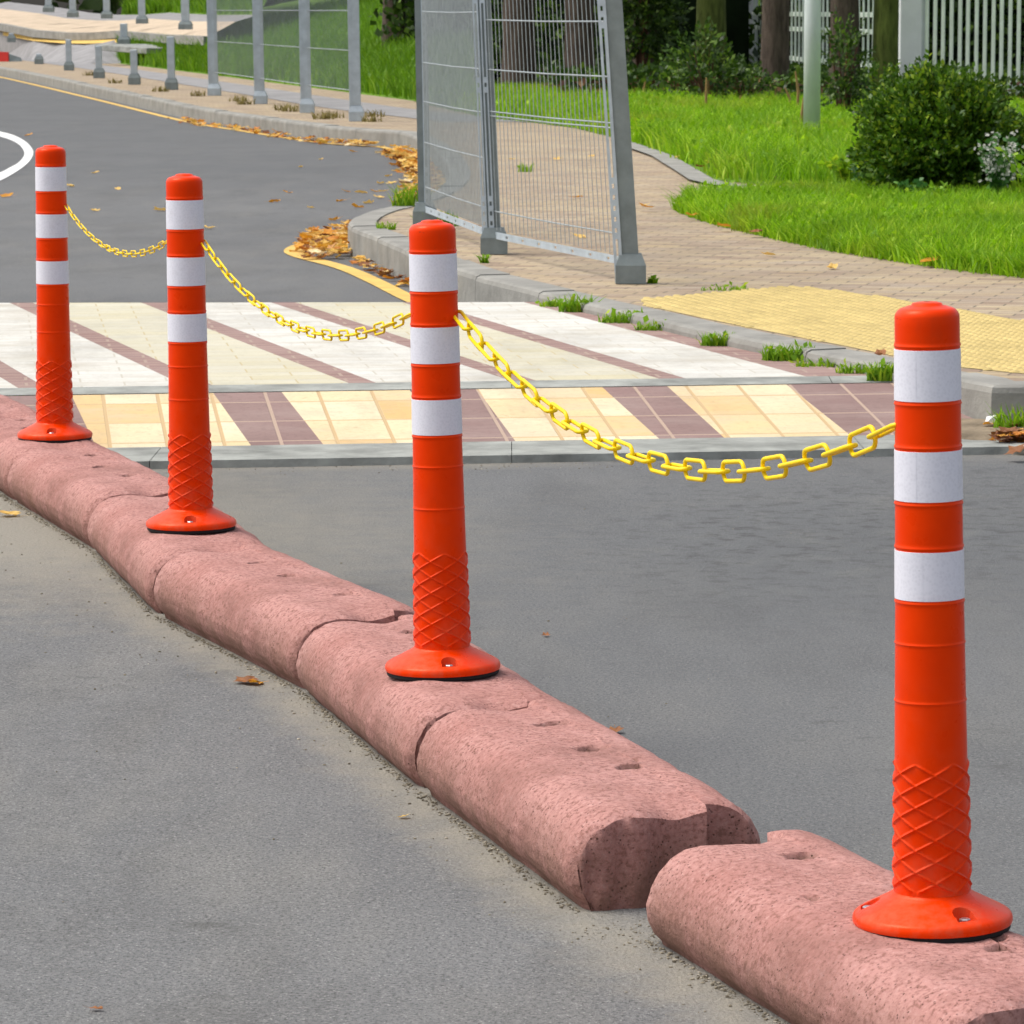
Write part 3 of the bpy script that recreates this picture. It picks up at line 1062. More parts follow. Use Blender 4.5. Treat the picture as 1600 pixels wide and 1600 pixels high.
def block_mesh(L, seed, slots, gap_n=0.006, gap_f=0.006):
    n_t = len(PR)
    ss = [0, 0.003, 0.007, 0.012, 0.018, 0.026] + list(np.linspace(0.035, L - 0.035, 118)) + [L - 0.026, L - 0.018, L - 0.012, L - 0.007, L - 0.003, L]
    vs = []
    soil = []
    ox = seed * 7.3
    for s in ss:
        de = min(s, L - s)
        rnd = max(0.0, 1 - de / 0.028) ** 2
        endk = max(0.0, 1 - de / 0.12)
        for (t, z) in PR:
            u_ = min(max((t - 0.105) / 0.05, 0), 1)
            off = 0.028 * u_ * u_ * (3 - 2 * u_) + (0.045 if t > 0.2180 else 0.0)
            zz = z
            dip = math.exp(-((t - 0.165) / 0.04) ** 2) * 0.010 * endk ** 1.2 * (z > 0.1)
            zz -= dip
            k = z / KH
            nn = noise.fractal(Vector((t * 9 + ox, s * 9, z * 9)), 0.9, 2.1, 4)
            amp = 0.0035
            zz += nn * amp * k
            tt = t + (nn * amp * 0.8 if 0 < z < 0.12 else 0) * (1 if t < 0.16 else -1) * -1
            # rounded rim
            cx, cz = 0.16, 0.06
            tt -= (tt - cx) * rnd * 0.075
            zz -= (zz - cz) * rnd * 0.10 if z > 0.03 else 0
            # slots cast in the top
            dirt = 0.0
            for (st, s0, wd) in slots:
                a = (t - st) / wd
                b = (s - off * 0 - s0 - 0.25 * (t - st)) / 0.016
                q = a * a + b * b
                if q < 1 and z > 0.1:
                    zz -= 0.022 * (1 - q) ** 0.5
                    dirt = max(dirt, min(1.0, (1 - q) * 2.5))
            chip = noise.noise(Vector((t * 40 + ox, 5.0 if s < L / 2 else 9.0, z * 40)))
            se = s + (chip * 0.006 * max(0, 1 - de / 0.02) if 0.0 < z else 0)
            vs.append((tt, se + off, max(zz, 0.0) - (0.01 if z == 0 else 0)))
            soil.append(dirt)
    fs = []
    ns = len(ss)
    for i in range(ns - 1):
        for k in range(n_t - 1):
            a = i * n_t + k
            fs.append((a, a + n_t, a + n_t + 1, a + 1))
    for i, rev in ((0, False), (ns - 1, True)):
        b = len(vs)
        base = i * n_t
        m = 6
        ring = [vs[base + q] for q in range(n_t)]
        il = [q for q in ring if q[0] < 0.08 and q[2] < 0.115]
        ir = [q for q in ring if q[0] > 0.24 and q[2] < 0.10][::-1]
        zl = np.maximum.accumulate([q[2] for q in il]); tl = [q[0] for q in il]
        zr = np.maximum.accumulate([q[2] for q in ir]); tr = [q[0] for q in ir]
        for k in range(n_t):
            p = vs[base + k]
            for j in range(1, m + 1):
                z = p[2] * (1 - j / m)
                tx = min(max(p[0], float(np.interp(z, zl, tl))), float(np.interp(z, zr, tr)))
                bu = 0.006 * noise.noise(Vector((p[0] * 30 + ox, z * 30, i)))
                vs.append((tx, p[1] + (bu if 0 < j < m else 0), z - (0.01 if j == m else 0)))
        for k in range(n_t - 1):
            for j in range(m):
                a0 = base + k if j == 0 else b + k * m + j - 1
                a1 = base + k + 1 if j == 0 else b + (k + 1) * m + j - 1
                c0 = b + k * m + j
                c1 = b + (k + 1) * m + j
                fs.append((a0, a1, c1, c0) if not rev else (a1, a0, c0, c1))
    soil += [0.0] * (len(vs) - len(soil))
    return vs, fs, soil


blabel = [
    'nearest pink concrete kerb block, carrying the largest bollard at the lower right',
    'pink concrete kerb block without a bollard, its dark end face showing at the open gap',
    'pink concrete kerb block under the second nearest bollard',
    'pink concrete kerb block without a bollard, between the second and third nearest bollards',
    'pink concrete kerb block under the third nearest bollard, a dark joint before it',
    'pink concrete kerb block without a bollard, between the two farthest bollards',
    'pink concrete kerb block under the farthest bollard, at the left edge',
    'last short pink kerb block at the far end of the row, against the crossing ramp',
]
# open joints before and after each block
GAPS = [(0.01, 0.01), (0.01, 0.024), (0.024, 0.009), (0.009, 0.024), (0.024, 0.008), (0.008, 0.010), (0.010, 0.009), (0.009, 0.0)]
SL = [(0.185, 0.28, 0.020), (0.17, 0.52, 0.022), (0.185, 0.75, 0.020)]
for i, (a, b) in enumerate(BLK):
    a = Vector(a); b = Vector(b)
    d = b - a
    L = d.length
    gn, gf = GAPS[i]
    if i == 0:
        sl = [(0.19, 0.83, 0.026), (0.215, 0.24, 0.024), (0.10, 0.6, 0.006)]
    elif i == 1:
        sl = [(0.20, 0.33, 0.024), (0.19, 0.50, 0.026), (0.185, 0.72, 0.03)]
    elif i == 7:
        sl = []
    else:
        sl = [(t + random.uniform(-0.02, 0.02), min(s + random.uniform(-0.05, 0.05), L - 0.15), w) for t, s, w in SL]
    vs, fs, soil = block_mesh(L - gn - gf, i + 1, sl)
    mb = MB(); mb.add(vs, fs)
    o = mb.build('kerb_block', MPINK, smooth=True)
    t_ = o.data.attributes.new('soil', 'FLOAT', 'POINT')
    t_.data.foreach_set('value', soil)
    u = d.normalized()
    o.location = (a.x + u.x * gn, a.y + u.y * gn, 0.0 + [0, 0.003, -0.002, 0.003, -0.003, 0.002, 0, 0][i])
    o.rotation_euler = (0, 0, math.atan2(-u.x, u.y))
    o.data.set_sharp_from_angle(angle=R(50))
    tag(o, blabel[i], 'kerb block', 'pink kerb blocks laid in a row')


# ------------------------------------------------------------------ bollards
BH = 0.76
NB = 3                                    # bolt pockets round the flange


def body_r(z):
    return float(np.interp(z, [0.036, 0.05, 0.20, 0.40, 0.70, 0.76], [0.0478, 0.0472, 0.0448, 0.0421, 0.0397, 0.0397]))


def bollard_body():
    n = 192
    zs = [0.030, 0.034, 0.038, 0.042]
    zs += list(np.arange(0.046, 0.206, 0.0011))
    for c in (0.277, 0.348, 0.3985, 0.4655, 0.518, 0.587, 0.639, 0.709):
        zs += [c - 0.006, c - 0.003, c - 0.0016, c - 0.0006, c, c + 0.0006, c + 0.0016, c + 0.003, c + 0.006]
    zs += list(np.arange(0.21, 0.74, 0.018))
    zs = sorted(set(round(z, 5) for z in zs))
    rings = []
    th = np.arange(n) / n * 2 * math.pi
    for z in zs:
        r = np.full(n, body_r(z))
        if 0.044 < z < 0.2035:
            # two families of crossing raised ridges
            u = th / (2 * math.pi) * 6
            v = (z - 0.044) / 0.0265
            def ridge(q):
                f = np.abs(((q + 0.5) % 1.0) - 0.5)
                return np.clip(1 - f / 0.07, 0, 1) ** 0.7
            h = np.maximum(ridge(u + v), ridge(u - v))
            fade = min(1, (z - 0.044) / 0.004, (0.2035 - z) / 0.004)
            r = r + 0.0028 * h * fade
        for c in (0.277, 0.348):
            r = r + 0.0011 * math.exp(-((z - c) / 0.0013) ** 2)
        for c in (0.3985, 0.4655, 0.518, 0.587, 0.639, 0.709):
            r = r + 0.0012 * math.exp(-((z - c) / 0.0018) ** 2)
        rings.append((r, z))
    # cap: soft shoulder and a shallow dome with a moulded centre
    r0 = body_r(0.74)
    for k in range(1, 9):
        a = k / 8 * math.pi / 2
        rings.append((np.full(n, r0 - 0.012 + 0.012 * math.cos(a)), 0.741 + 0.0135 * math.sin(a)))
    for rr, zz in ((0.024, 0.7562), (0.0195, 0.7568), (0.018, 0.7595), (0.012, 0.7608), (0.004, 0.7612)):
        rings.append((np.full(n, rr), zz))
    V = []
    for r, z in rings:
        V.append(np.column_stack([r * np.cos(th), r * np.sin(th), np.full(n, z)]))
    V = np.vstack(V)
    m = len(rings)
    k, i = np.meshgrid(np.arange(n), np.arange(m - 1))
    k2 = (k + 1) % n
    Fc = np.stack([i * n + k, i * n + k2, (i + 1) * n + k2, (i + 1) * n + k], -1).reshape(-1, 4)
    o = mesh_np('body', V, Fc, MORANGE, smooth=True)
    # close the crown
    return o


def flange_mesh():
    n = 360
    prof = [(0.040, 0.0405), (0.0478, 0.0405), (0.0492, 0.0395), (0.0508, 0.0378)]
    prof += [(r, float(np.interp(r, [0.0508, 0.056, 0.088, 0.094], [0.0378, 0.0345, 0.0185, 0.0150]))) for r in np.arange(0.0515, 0.094, 0.0007)]
    prof += [(0.0955, 0.0140), (0.0972, 0.0122), (0.0984, 0.0098), (0.0990, 0.0070), (0.0989, 0.0036), (0.0980, 0.0012)]
    th = np.arange(n) / n * 2 * math.pi
    V = []
    for r, z in prof:
        zz = np.full(n, z)
        # slight facets, as the moulding has
        for c in range(NB):
            dphi = (th - (c * 2 * math.pi / NB) + math.pi) % (2 * math.pi) - math.pi
            s = r * np.sin(dphi)
            inn = (np.abs(dphi) < 0.6)
            if r < 0.076:
                m = inn & ((s / 0.0125) ** 2 + ((r - 0.076) / 0.0115) ** 2 < 1)
            elif r < 0.0885:
                m = inn & (np.abs(s) < 0.0125)
            else:
                m = np.zeros(n, bool)
            zz = np.where(m, 0.0115, zz)
        V.append(np.column_stack([r * np.cos(th), r * np.sin(th), zz]))
    V = np.vstack(V)
    m = len(prof)
    k, i = np.meshgrid(np.arange(n), np.arange(m - 1))
    k2 = (k + 1) % n
    Fc = np.stack([(i + 1) * n + k, (i + 1) * n + k2, i * n + k2, i * n + k], -1).reshape(-1, 4)
    o = mesh_np('base_flange', V, Fc, MORANGE, smooth=True)
    o.data.set_sharp_from_angle(angle=R(40))
    return o


def make_bollard():
    root = empty('traffic_bollard', (0, 0, 0))
    b = bollard_body(); b.parent = root
    for z0, z1 in ((0.402, 0.4616), (0.522, 0.583), (0.643, 0.705)):
        mb = MB()
        n = 96
        mb.lathe([(body_r(z0) - 0.0002, z0), (body_r(z0) + 0.0009, z0 + 0.0004), (body_r((z0 + z1) / 2) + 0.0009, (z0 + z1) / 2), (body_r(z1) + 0.0009, z1 - 0.0004), (body_r(z1) - 0.0002, z1)], n, cap=False)
        # overlapped end of the tape
        vs = []
        for k in range(9):
            a = R(-118) + k * 0.014
            for z in (z0 + 0.0006, z1 - 0.0006):
                r = body_r(z) + 0.0011
                vs.append((r * math.cos(a), r * math.sin(a), z))
        mb.add(vs, [(2 * k, 2 * k + 2, 2 * k + 3, 2 * k + 1) for k in range(8)])
        bo = mb.build('reflective_band', MBAND, root, smooth=True)
        bo.data.set_sharp_from_angle(angle=R(30))
    fl = flange_mesh(); fl.parent = root
    mb = MB()
    mb.lathe([(0.0955, -0.006), (0.0965, -0.004), (0.0965, 0.0018), (0.0955, 0.0024)], 72)
    mb.build('rubber_gasket', MRUBBER, root, smooth=False)
    for c in range(NB):
        mb = MB()
        a = c * 2 * math.pi / NB
        M = Matrix.Translation((0.0795 * math.cos(a), 0.0795 * math.sin(a), 0.0116))
        mb.lathe([(0.0095, 0.0), (0.0095, 0.0016), (0.0085, 0.0020)], 20, M=M)
        mb.lathe([(0.0068, 0.0020), (0.0068, 0.0072), (0.0058, 0.0084)], 6, M=M)
        mb.build('bolt', MBOLT, fl)
    return root


def copy_tree(o, parent=None):
    c = o.copy()
    col.objects.link(c)
    c.parent = parent
    for ch in o.children:
        copy_tree(ch, c)
    return c


bl = [('orange and white bollard at the lower right, nearest and largest of the four', (1457, 1441), -1.2, -66),
      ('orange and white bollard second nearest, left of the lowest chain sag', (692, 1046), -1.25, -81),
      ('orange and white bollard third nearest, between the two thinner chains', (299, 822), -0.65, -87),
      ('orange and white bollard at the far left, smallest of the four', (86, 683), -0.15, -90)]
proto = make_bollard()
bpos = []
roots = [proto] + [copy_tree(proto) for _ in bl[1:]]
for i, (o, (lab, px, lean, az)) in enumerate(zip(roots, bl)):
    p = at(px[0], px[1], 0.137)
    o.location = p
    o.rotation_euler = (R(0.0), R(lean), 0)
    o.scale = (1.0, 1.0, 1.012)
    tag(o, lab, 'bollard', 'orange bollards bolted to the kerb blocks')
    for ch in o.children:
        ch.rotation_euler = (0, 0, R(az) if ch.name.startswith('base_flange') else R([0, 40, 12, 28][i]) if ch.name.startswith('body') else R([0, 150, 195, 230][i] + random.uniform(-6, 6)))
    bpos.append(p)


# ------------------------------------------------------------------ chains
def link_mesh(pitch, wide, w):
    Lc = pitch + 2 * w
    r = wide / 2
    half = Lc / 2 - r
    pts = []
    for k in range(13):
        a = -math.pi / 2 + math.pi * k / 12
        pts.append((half + r * math.cos(a), r * math.sin(a), 0))
    for k in range(13):
        a = math.pi / 2 + math.pi * k / 12
        pts.append((-half + r * math.cos(a), r * math.sin(a), 0))
    mb = MB()
    mb.tube(pts, w, 8, closed=True)
    me = bpy.data.meshes.new('link')
    me.from_pydata(mb.v, [], mb.f)
    me.materials.append(MCHAIN)
    me.polygons.foreach_set('use_smooth', [True] * len(me.polygons))
    return me


def make_chain(pa, pb, sag, label, N, w, wide):
    """pa, pb: where the chain meets the two bollards"""
    n = 400
    pts = []
    for i in range(n + 1):
        s = i / n
        p = pa.lerp(pb, s)
        p.z -= 4 * sag * s * (1 - s)
        pts.append(p)
    cum = [0]
    for a, b in zip(pts[:-1], pts[1:]):
        cum.append(cum[-1] + (b - a).length)
    tot = cum[-1]
    pitch = tot / N
    root = empty('chain', pa)
    tag(root, label, 'chain', 'yellow plastic chains hung between the bollards')
    me_a = link_mesh(pitch, wide, w)
    me_b = link_mesh(pitch, wide * 0.62, w)

    def pos(d):
        j = int(np.searchsorted(cum, d))
        j = min(max(j, 1), n)
        t = (d - cum[j - 1]) / (cum[j] - cum[j - 1])
        return pts[j - 1].lerp(pts[j], t)
    hd = (pb - pa); hd.z = 0
    hn = Vector((hd.y, -hd.x, 0)).normalized()
    for k in range(N):
        a = pos(k * pitch); b = pos((k + 1) * pitch)
        x = (b - a).normalized()
        up = hn.cross(x).normalized()
        y = hn if k % 2 == 0 else up
        tw = random.uniform(-0.08, 0.08) + 0.15
        zz = x.cross(y)
        y2 = y * math.cos(tw) + zz * math.sin(tw)
        z2 = x.cross(y2)
        c = (a + b) / 2 - pa
        M = Matrix(((x.x, y2.x, z2.x, c.x), (x.y, y2.y, z2.y, c.y), (x.z, y2.z, z2.z, c.z), (0, 0, 0, 1)))
        o = bpy.data.objects.new('link', me_b if k % 2 == 0 else me_a)
        col.objects.link(o)
        o.parent = root
        o.matrix_local = M
    return root


def attach(i, side, h):
    """point just inside the flank of bollard i (side +1 right, -1 left)"""
    a = bpos[i]
    lean = bl[i][2]
    return Vector((a.x + math.sin(R(lean)) * h + side * 0.037, a.y, a.z + h * 1.012))


make_chain(attach(1, 1, 0.606), attach(0, -1, 0.612), 0.145, 'yellow chain nearest the camera, hung from the largest bollard', 25, 0.0032, 0.0265)
make_chain(attach(2, 1, 0.617), attach(1, -1, 0.604), 0.105, 'yellow chain in the middle, hung over the crossing stripes', 27, 0.0022, 0.018)
make_chain(attach(3, 1, 0.607), attach(2, -1, 0.617), 0.070, 'yellow chain farthest away, thinnest in view, between the two left bollards', 25, 0.0016, 0.0135)


# ------------------------------------------------------------------ mesh fence by the crossing
def lean_matrix(p, lx, ly=0.0):
    return Matrix.Translation(p) @ Matrix.Rotation(R(lx), 4, 'Y') @ Matrix.Rotation(R(ly), 4, 'X')


def foot_mesh(w=0.062, h=0.115):
    mb = MB()
    rings = [(w, 0.0), (w, h * 0.62), (w * 0.72, h), (w * 0.6, h)]
    vs = []
    for r, z in rings:
        vs += [(-r, -r, z), (r, -r, z), (r, r, z), (-r, r, z)]
    fs = [(3, 2, 1, 0), (12, 13, 14, 15)]
    for q in range(3):
        for k in range(4):
            a = q * 4 + k; b = q * 4 + (k + 1) % 4
            fs.append((a, b, b + 4, a + 4))
    mb.add(vs, fs)
    return mb


def strip(mb, x0, w, y, z0, z1, t=0.004, slots=()):
    """perforated flat bar in the local x-z plane"""
    hw = 0.011
    mb.box((x0, y, z0), (x0 + (w - hw) / 2, y + t, z1))
    mb.box((x0 + (w + hw) / 2, y, z0), (x0 + w, y + t, z1))
    z = z0
    while z < z1:
        inslot = any(a <= z <= b for a, b in slots)
        if not inslot:
            mb.box((x0 + (w - hw) / 2, y, z), (x0 + (w + hw) / 2, y + t, min(z + 0.026, z1)))
        z += 0.045


def gate_fence():
    pl = at(664, 352, 0.15); pm = at(772, 396, 0.15); pr = at(985, 442, 0.15)
    root = empty('mesh_fence', pm)
    tag(root, 'tall galvanised wire mesh fence panels on leaning posts at the pavement corner', 'fence')
    H = 2.15
    inv = Matrix.Translation(-pm)
    posts = [(pl, -0.9, 0.032, 1), (pm, -2.4, 0.033, 2), (pr, -3.9, 0.040, 3)]
    tops = []
    for p, lean, hw, kind in posts:
        M = inv @ lean_matrix(p, lean)
        tops.append((inv @ p, (M @ Vector((0, 0, H)))))
        mb = MB()
        mb.box((-hw, -hw, 0.03), (hw, hw, H), M=M, ch=0.004)
        post = mb.build('post', MGALVD, root)
        mb = MB()
        fm = foot_mesh(0.062, 0.12)
        mb.add(fm.v, fm.f, M=inv @ Matrix.Translation(p))
        mb.build('foot', MGALVD, post)
        mb = MB()
        if kind == 2:
            strip(mb, -0.050, 0.024, -hw - 0.008, 0.06, H, slots=((0.25, 0.72), (0.8, 1.12)))
            strip(mb, -0.018, 0.024, -hw - 0.008, 0.06, H, slots=((0.25, 0.72), (0.8, 1.12)))
        elif kind == 3:
            strip(mb, -0.062, 0.034, -hw - 0.006, 0.05, H, slots=((0.06, 0.16), (0.42, 1.02)))
        else:
            strip(mb, 0.0, 0.026, -hw - 0.006, 0.05, H, slots=((0.3, 0.9),))
        g = MB(); g.add(mb.v, mb.f, M=M)
        g.build('perforated_flange', MFLANGE, post)
    for (b0, t0), (b1, t1), sp, hz in ((tops[0], tops[1], 0.052, (0.35, 0.58, 0.79, 0.99, 1.25, 1.5, 1.75, 2.0)), (tops[1], tops[2], 0.066, (0.345, 0.78, 0.80, 0.99, 1.215, 1.45, 1.7, 1.95))):
        z_off = -pm.z
        mb = MB()
        Lh = (b1 - b0).length
        nv = int(Lh / sp)
        lo, hi = 0.11, H - 0.05

        def P(u, z):
            k = z / H
            return (b0.lerp(t0, k)).lerp(b1.lerp(t1, k), u)
        for i in range(1, nv):
            u = i / nv
            mb.tube([P(u, lo), P(u, hi)], 0.0016 if sp > 0.064 else 0.0027, 4, cap=False)
        for z in hz:
            zz = z - 0.15
            mb.tube([P(0, zz) + Vector((0, 0.005, 0)), P(0.5, zz - 0.004) + Vector((0, 0.005, 0)), P(1, zz) + Vector((0, 0.005, 0))], 0.0034, 5, cap=False)
        panel = mb.build('mesh_panel', MWIRE, root)
        mb = MB()
        d = (P(1, 0.1) - P(0, 0.1)); d.z = 0; L2 = d.length; d.normalize()
        n = Vector((d.y, -d.x, 0))
        # perforated bottom and top rails
        for zc in (0.085, H - 0.03):
            mb = MB()
            for zz0, zz1 in ((zc - 0.016, zc - 0.006), (zc + 0.006, zc + 0.016)):
                a0, a1 = P(0, zz0), P(1, zz0); c0, c1 = P(0, zz1), P(1, zz1)
                th = n * 0.004
                mb.add([a0, a1, c1, c0, a0 + th, a1 + th, c1 + th, c0 + th], [(0, 1, 2, 3), (7, 6, 5, 4), (0, 4, 5, 1), (1, 5, 6, 2), (2, 6, 7, 3), (3, 7, 4, 0)])
            k = 0.0
            while k < 1:
                e = min(k + 0.105, 1)
                a0, a1 = P(k, zc - 0.007), P(e, zc - 0.007); c0, c1 = P(k, zc + 0.007), P(e, zc + 0.007)
                th = n * 0.0035
                mb.add([a0, a1, c1, c0, a0 + th, a1 + th, c1 + th, c0 + th], [(0, 1, 2, 3), (7, 6, 5, 4), (0, 4, 5, 1), (1, 5, 6, 2), (2, 6, 7, 3), (3, 7, 4, 0)])
                k += 0.125
            mb.build('rail', MFLANGE, panel)


gate_fence()


# ------------------------------------------------------------------ far fence and posts along the road
def far_fence():
    bases = [(557, 189), (480, 176), (407, 162), (335, 149)]
    pts = [at(x, y, 0.15) for x, y in bases]
    root = empty('mesh_fence', pts[0])
    tag(root, 'tall grey mesh fence of four posts along the far pavement before the grass bank', 'fence')
    o0 = pts[0]
    H = 2.1
    for p in pts:
        M = Matrix.Translation(p - o0) @ Matrix.Rotation(R(-0.8), 4, 'Y')
        hw = 0.046 + 0.006 * (p.y - 42) / 13
        mb = MB()
        mb.box((-hw, -hw, 0.05), (hw, hw, H), M=M, ch=0.006)
        mb.box((-hw - 0.02, -hw - 0.005, 0.05), (-hw + 0.004, -hw + 0.012, H), M=M)
        post = mb.build('post', MGALV, root)
        fm = foot_mesh(0.075 + 0.01 * (p.y - 42) / 13, 0.15)
        g = MB(); g.add(fm.v, fm.f, M=Matrix.Translation(p - o0))
        g.build('foot', MGALV, post)
    for a, b in zip(pts[:-1], pts[1:]):
        mb = MB()
        n = int((b - a).length / 0.10)
        for i in range(1, n):
            q = a.lerp(b, i / n) - o0
            mb.tube([q + Vector((0, 0, 0.3)), q + Vector((-0.02, 0, H - 0.05))], 0.0026, 3, cap=False)
        for z in (0.3, 0.7, 1.1, 1.5, 2.05):
            mb.tube([a - o0 + Vector((0, 0, z)), b - o0 + Vector((0, 0, z))], 0.005, 4, cap=False)
        mb.build('mesh_panel', MWIRE, root)


far_fence()


def short_post(base, h, lab, r=0.05):
    root = empty('metal_post', base)
    tag(root, lab, 'post', 'short grey metal posts along the far pavements')
    mb = MB()
    M = Matrix.Rotation(R(-0.6), 4, 'Y')
    mb.box((-r, -r, 0.05), (r, r, h), M=M, ch=0.008)
    mb.build('shaft', MGALV, root)
    fm = foot_mesh(r * 1.75, 0.16)
    g = MB(); g.add(fm.v, fm.f)
    g.build('foot', MGALVD, root)


for (x, y, top, lab) in [
    (268, 140, 58, 'tallest short grey post of the lower row, next to the far mesh fence'),
    (210, 132, 78, 'short grey post second left of the far mesh fence, by a sandy kerb'),
    (155, 122, 72, 'short grey post standing under the tip of the lower concrete ledge'),
    (108, 110, 62, 'short grey post third from the left in the lower row'),
    (61, 100, 84, 'small stubby grey post second from the left in the lower row'),
    (18, 66, 60, 'tiny dark post stub at the left edge above the red block'),
]:
    b = at(x, y, 0.15) if y > 90 else at_depth(x, y, 93)
    d = b.y
    h = max((y - top) * d / F_PX, 0.2)
    short_post(b, h, lab, 0.05)


# upper terrace with its own kerb and posts
def terrace():
    edge = [(318, 57, 75), (250, 54, 84), (180, 48, 90), (140, 51, 91), (100, 51, 92), (50, 47, 94), (5, 38, 97), (-80, 26, 104)]
    foot = [(345, 119), (260, 104), (190, 99), (140, 100), (100, 98), (50, 94), (5, 90), (-80, 86)]
    P = [at_depth(x, y, d) for x, y, d in edge]
    n = len(P)
    bot = [p - Vector((0, 0, 0.16)) for p in P]
    mid = [p + Vector((0.08, 0.35, 0.005)) for p in P]
    back = [p + Vector((0.25, 5.0, 0.25)) for p in P]
    end_b = [P[0] - Vector((0, 0, 0.16)), P[0], mid[0], mid[0] - Vector((0, 0, 0.16))]
    mb = MB()
    vs = bot + P + mid
    mb.add(vs, [(i, i + 1, n + i + 1, n + i) for i in range(n - 1)] + [(n + i, n + i + 1, 2 * n + i + 1, 2 * n + i) for i in range(n - 1)])
    mb.add(end_b, [(0, 1, 2, 3)])
    o = mb.build('terrace_kerb', MKERB); o['kind'] = 'structure'
    mb = MB()
    mb.add(mid + back, [(i, i + 1, n + i + 1, n + i) for i in range(n - 1)])
    o = mb.build('terrace_pavement', MSAND); o['kind'] = 'structure'
    mb = MB()
    back2 = [p + Vector((0.55, 7.5, 0.38)) for p in P]
    mb.add(back + back2, [(i, i + 1, n + i + 1, n + i) for i in range(n - 1)])
    top3 = [p + Vector((1.5, 14.0, 3.0)) for p in P[:5]]
    gm = MB()
    gm.add(back2[:5] + top3, [(i, i + 1, 6 + i, 5 + i) for i in range(4)])
    go = gm.build('terrace_bank', MSOIL); go['kind'] = 'structure'
    N = 14000
    k = rng.integers(0, 4, N); u = rng.uniform(0, 1, N)[:, None]; v = rng.uniform(0, 0.6, N)[:, None]
    b2 = np.array([tuple(q) for q in back2[:5]]); t3 = np.array([tuple(q) for q in top3])
    A = b2[k] * (1 - u) + b2[k + 1] * u
    B = t3[k] * (1 - u) + t3[k + 1] * u
    go = blades('bank_grass', A * (1 - v) + B * v, 0.12, 0.36, 0.03, MGRASSD, 0.8)
    go['kind'] = 'stuff'
    o = mb.build('terrace_path', MPATH); o['kind'] = 'structure'
    F = [at(x, y, 0.15) for x, y in foot]
    side = [Vector((P[0].x + 2.0, P[0].y + 4, P[0].z - 0.05)), Vector((F[0].x + 0.8, F[0].y + 1.0, 0.15))]
    mb = MB()
    g0 = [p + Vector((0, 0.3, 0.0)) for p in bot[:3]]
    f0 = F[:3]
    mb.add([side[0]] + g0 + [side[1]] + f0, [(i, 4 + i, 5 + i, i + 1) for i in range(3)])
    o = mb.build('terrace_slope', MSOIL); o['kind'] = 'structure'
    # turf on the slope
    N = 9000
    k = rng.integers(0, 3, N); u = rng.uniform(0, 1, N); v = rng.uniform(0, 1, N)
    top = np.array([tuple(q) for q in [side[0]] + g0]); low = np.array([tuple(q) for q in [side[1]] + f0])
    A = top[k] * (1 - u)[:, None] + top[k + 1] * u[:, None]
    B = low[k] * (1 - u)[:, None] + low[k + 1] * u[:, None]
    o = blades('bank_grass', A * (1 - v)[:, None] + B * v[:, None], 0.08, 0.22, 0.02, MGRASSD, 0.7)
    o['kind'] = 'stuff'
    m = n - 2
    mb = MB()
    tp = [p + Vector((0, 0.3, 0.0)) for p in bot[2:]]
    mb.add(tp + F[2:], [(i, m + i, m + i + 1, i + 1) for i in range(m - 1)])
    o = mb.build('sloping_road', MPATH); o['kind'] = 'structure'
    mb = MB()
    a = [t.lerp(l, 0.06) + Vector((0, -0.02, 0.02)) for t, l in zip(tp, F[2:])]
    b = [t.lerp(l, 0.20) + Vector((0, -0.02, 0.02)) for t, l in zip(tp, F[2:])]
    mb.add(a + b, [(i, m + i, m + i + 1, i + 1) for i in range(m - 1)])
    o = mb.build('yellow_slope_line', MYLINE); o['kind'] = 'structure'


terrace()
for (x, y, d, lab) in [
    (290, 46, 80.5, 'greenish grey post on the upper terrace, closest to the mesh fence'),
    (222, 37, 88.5, 'grey post on the upper terrace above the grass, second from the right'),
    (167, 29, 92.5, 'grey post in the middle of the upper terrace row'),
    (114, 27, 94, 'grey post on the upper terrace above the grey kerb face'),
    (76, 19, 96.5, 'leftmost grey post on the upper terrace, at the top edge'),
]:
    p = at_depth(x, y, d)
    short_post(p, 1.3, lab, 0.075 if x > 250 else 0.07)


def ledge(p0, p1, d0, d1, th, lab):
    a = at_depth(*p0, d0); b = at_depth(*p1, d1)
    t = (b - a); L = t.length
    mb = MB()
    mb.box((0, 0, -th), (L, 1.2, 0), ch=0.012)
    o = mb.build('concrete_ledge', MCONC)
    o.location = a
    o.rotation_euler = (0, -math.asin((b.z - a.z) / L), math.atan2(t.y, t.x))
    tag(o, lab, 'ledge')


ledge((148, 69), (229, 75), 84.5, 83, 0.12, 'small pale concrete ledge sticking out over two short posts at upper left')
short_post(at_depth(194, 69, 86), 0.42, 'short dark post standing on the slope just above the small concrete ledge', 0.07)


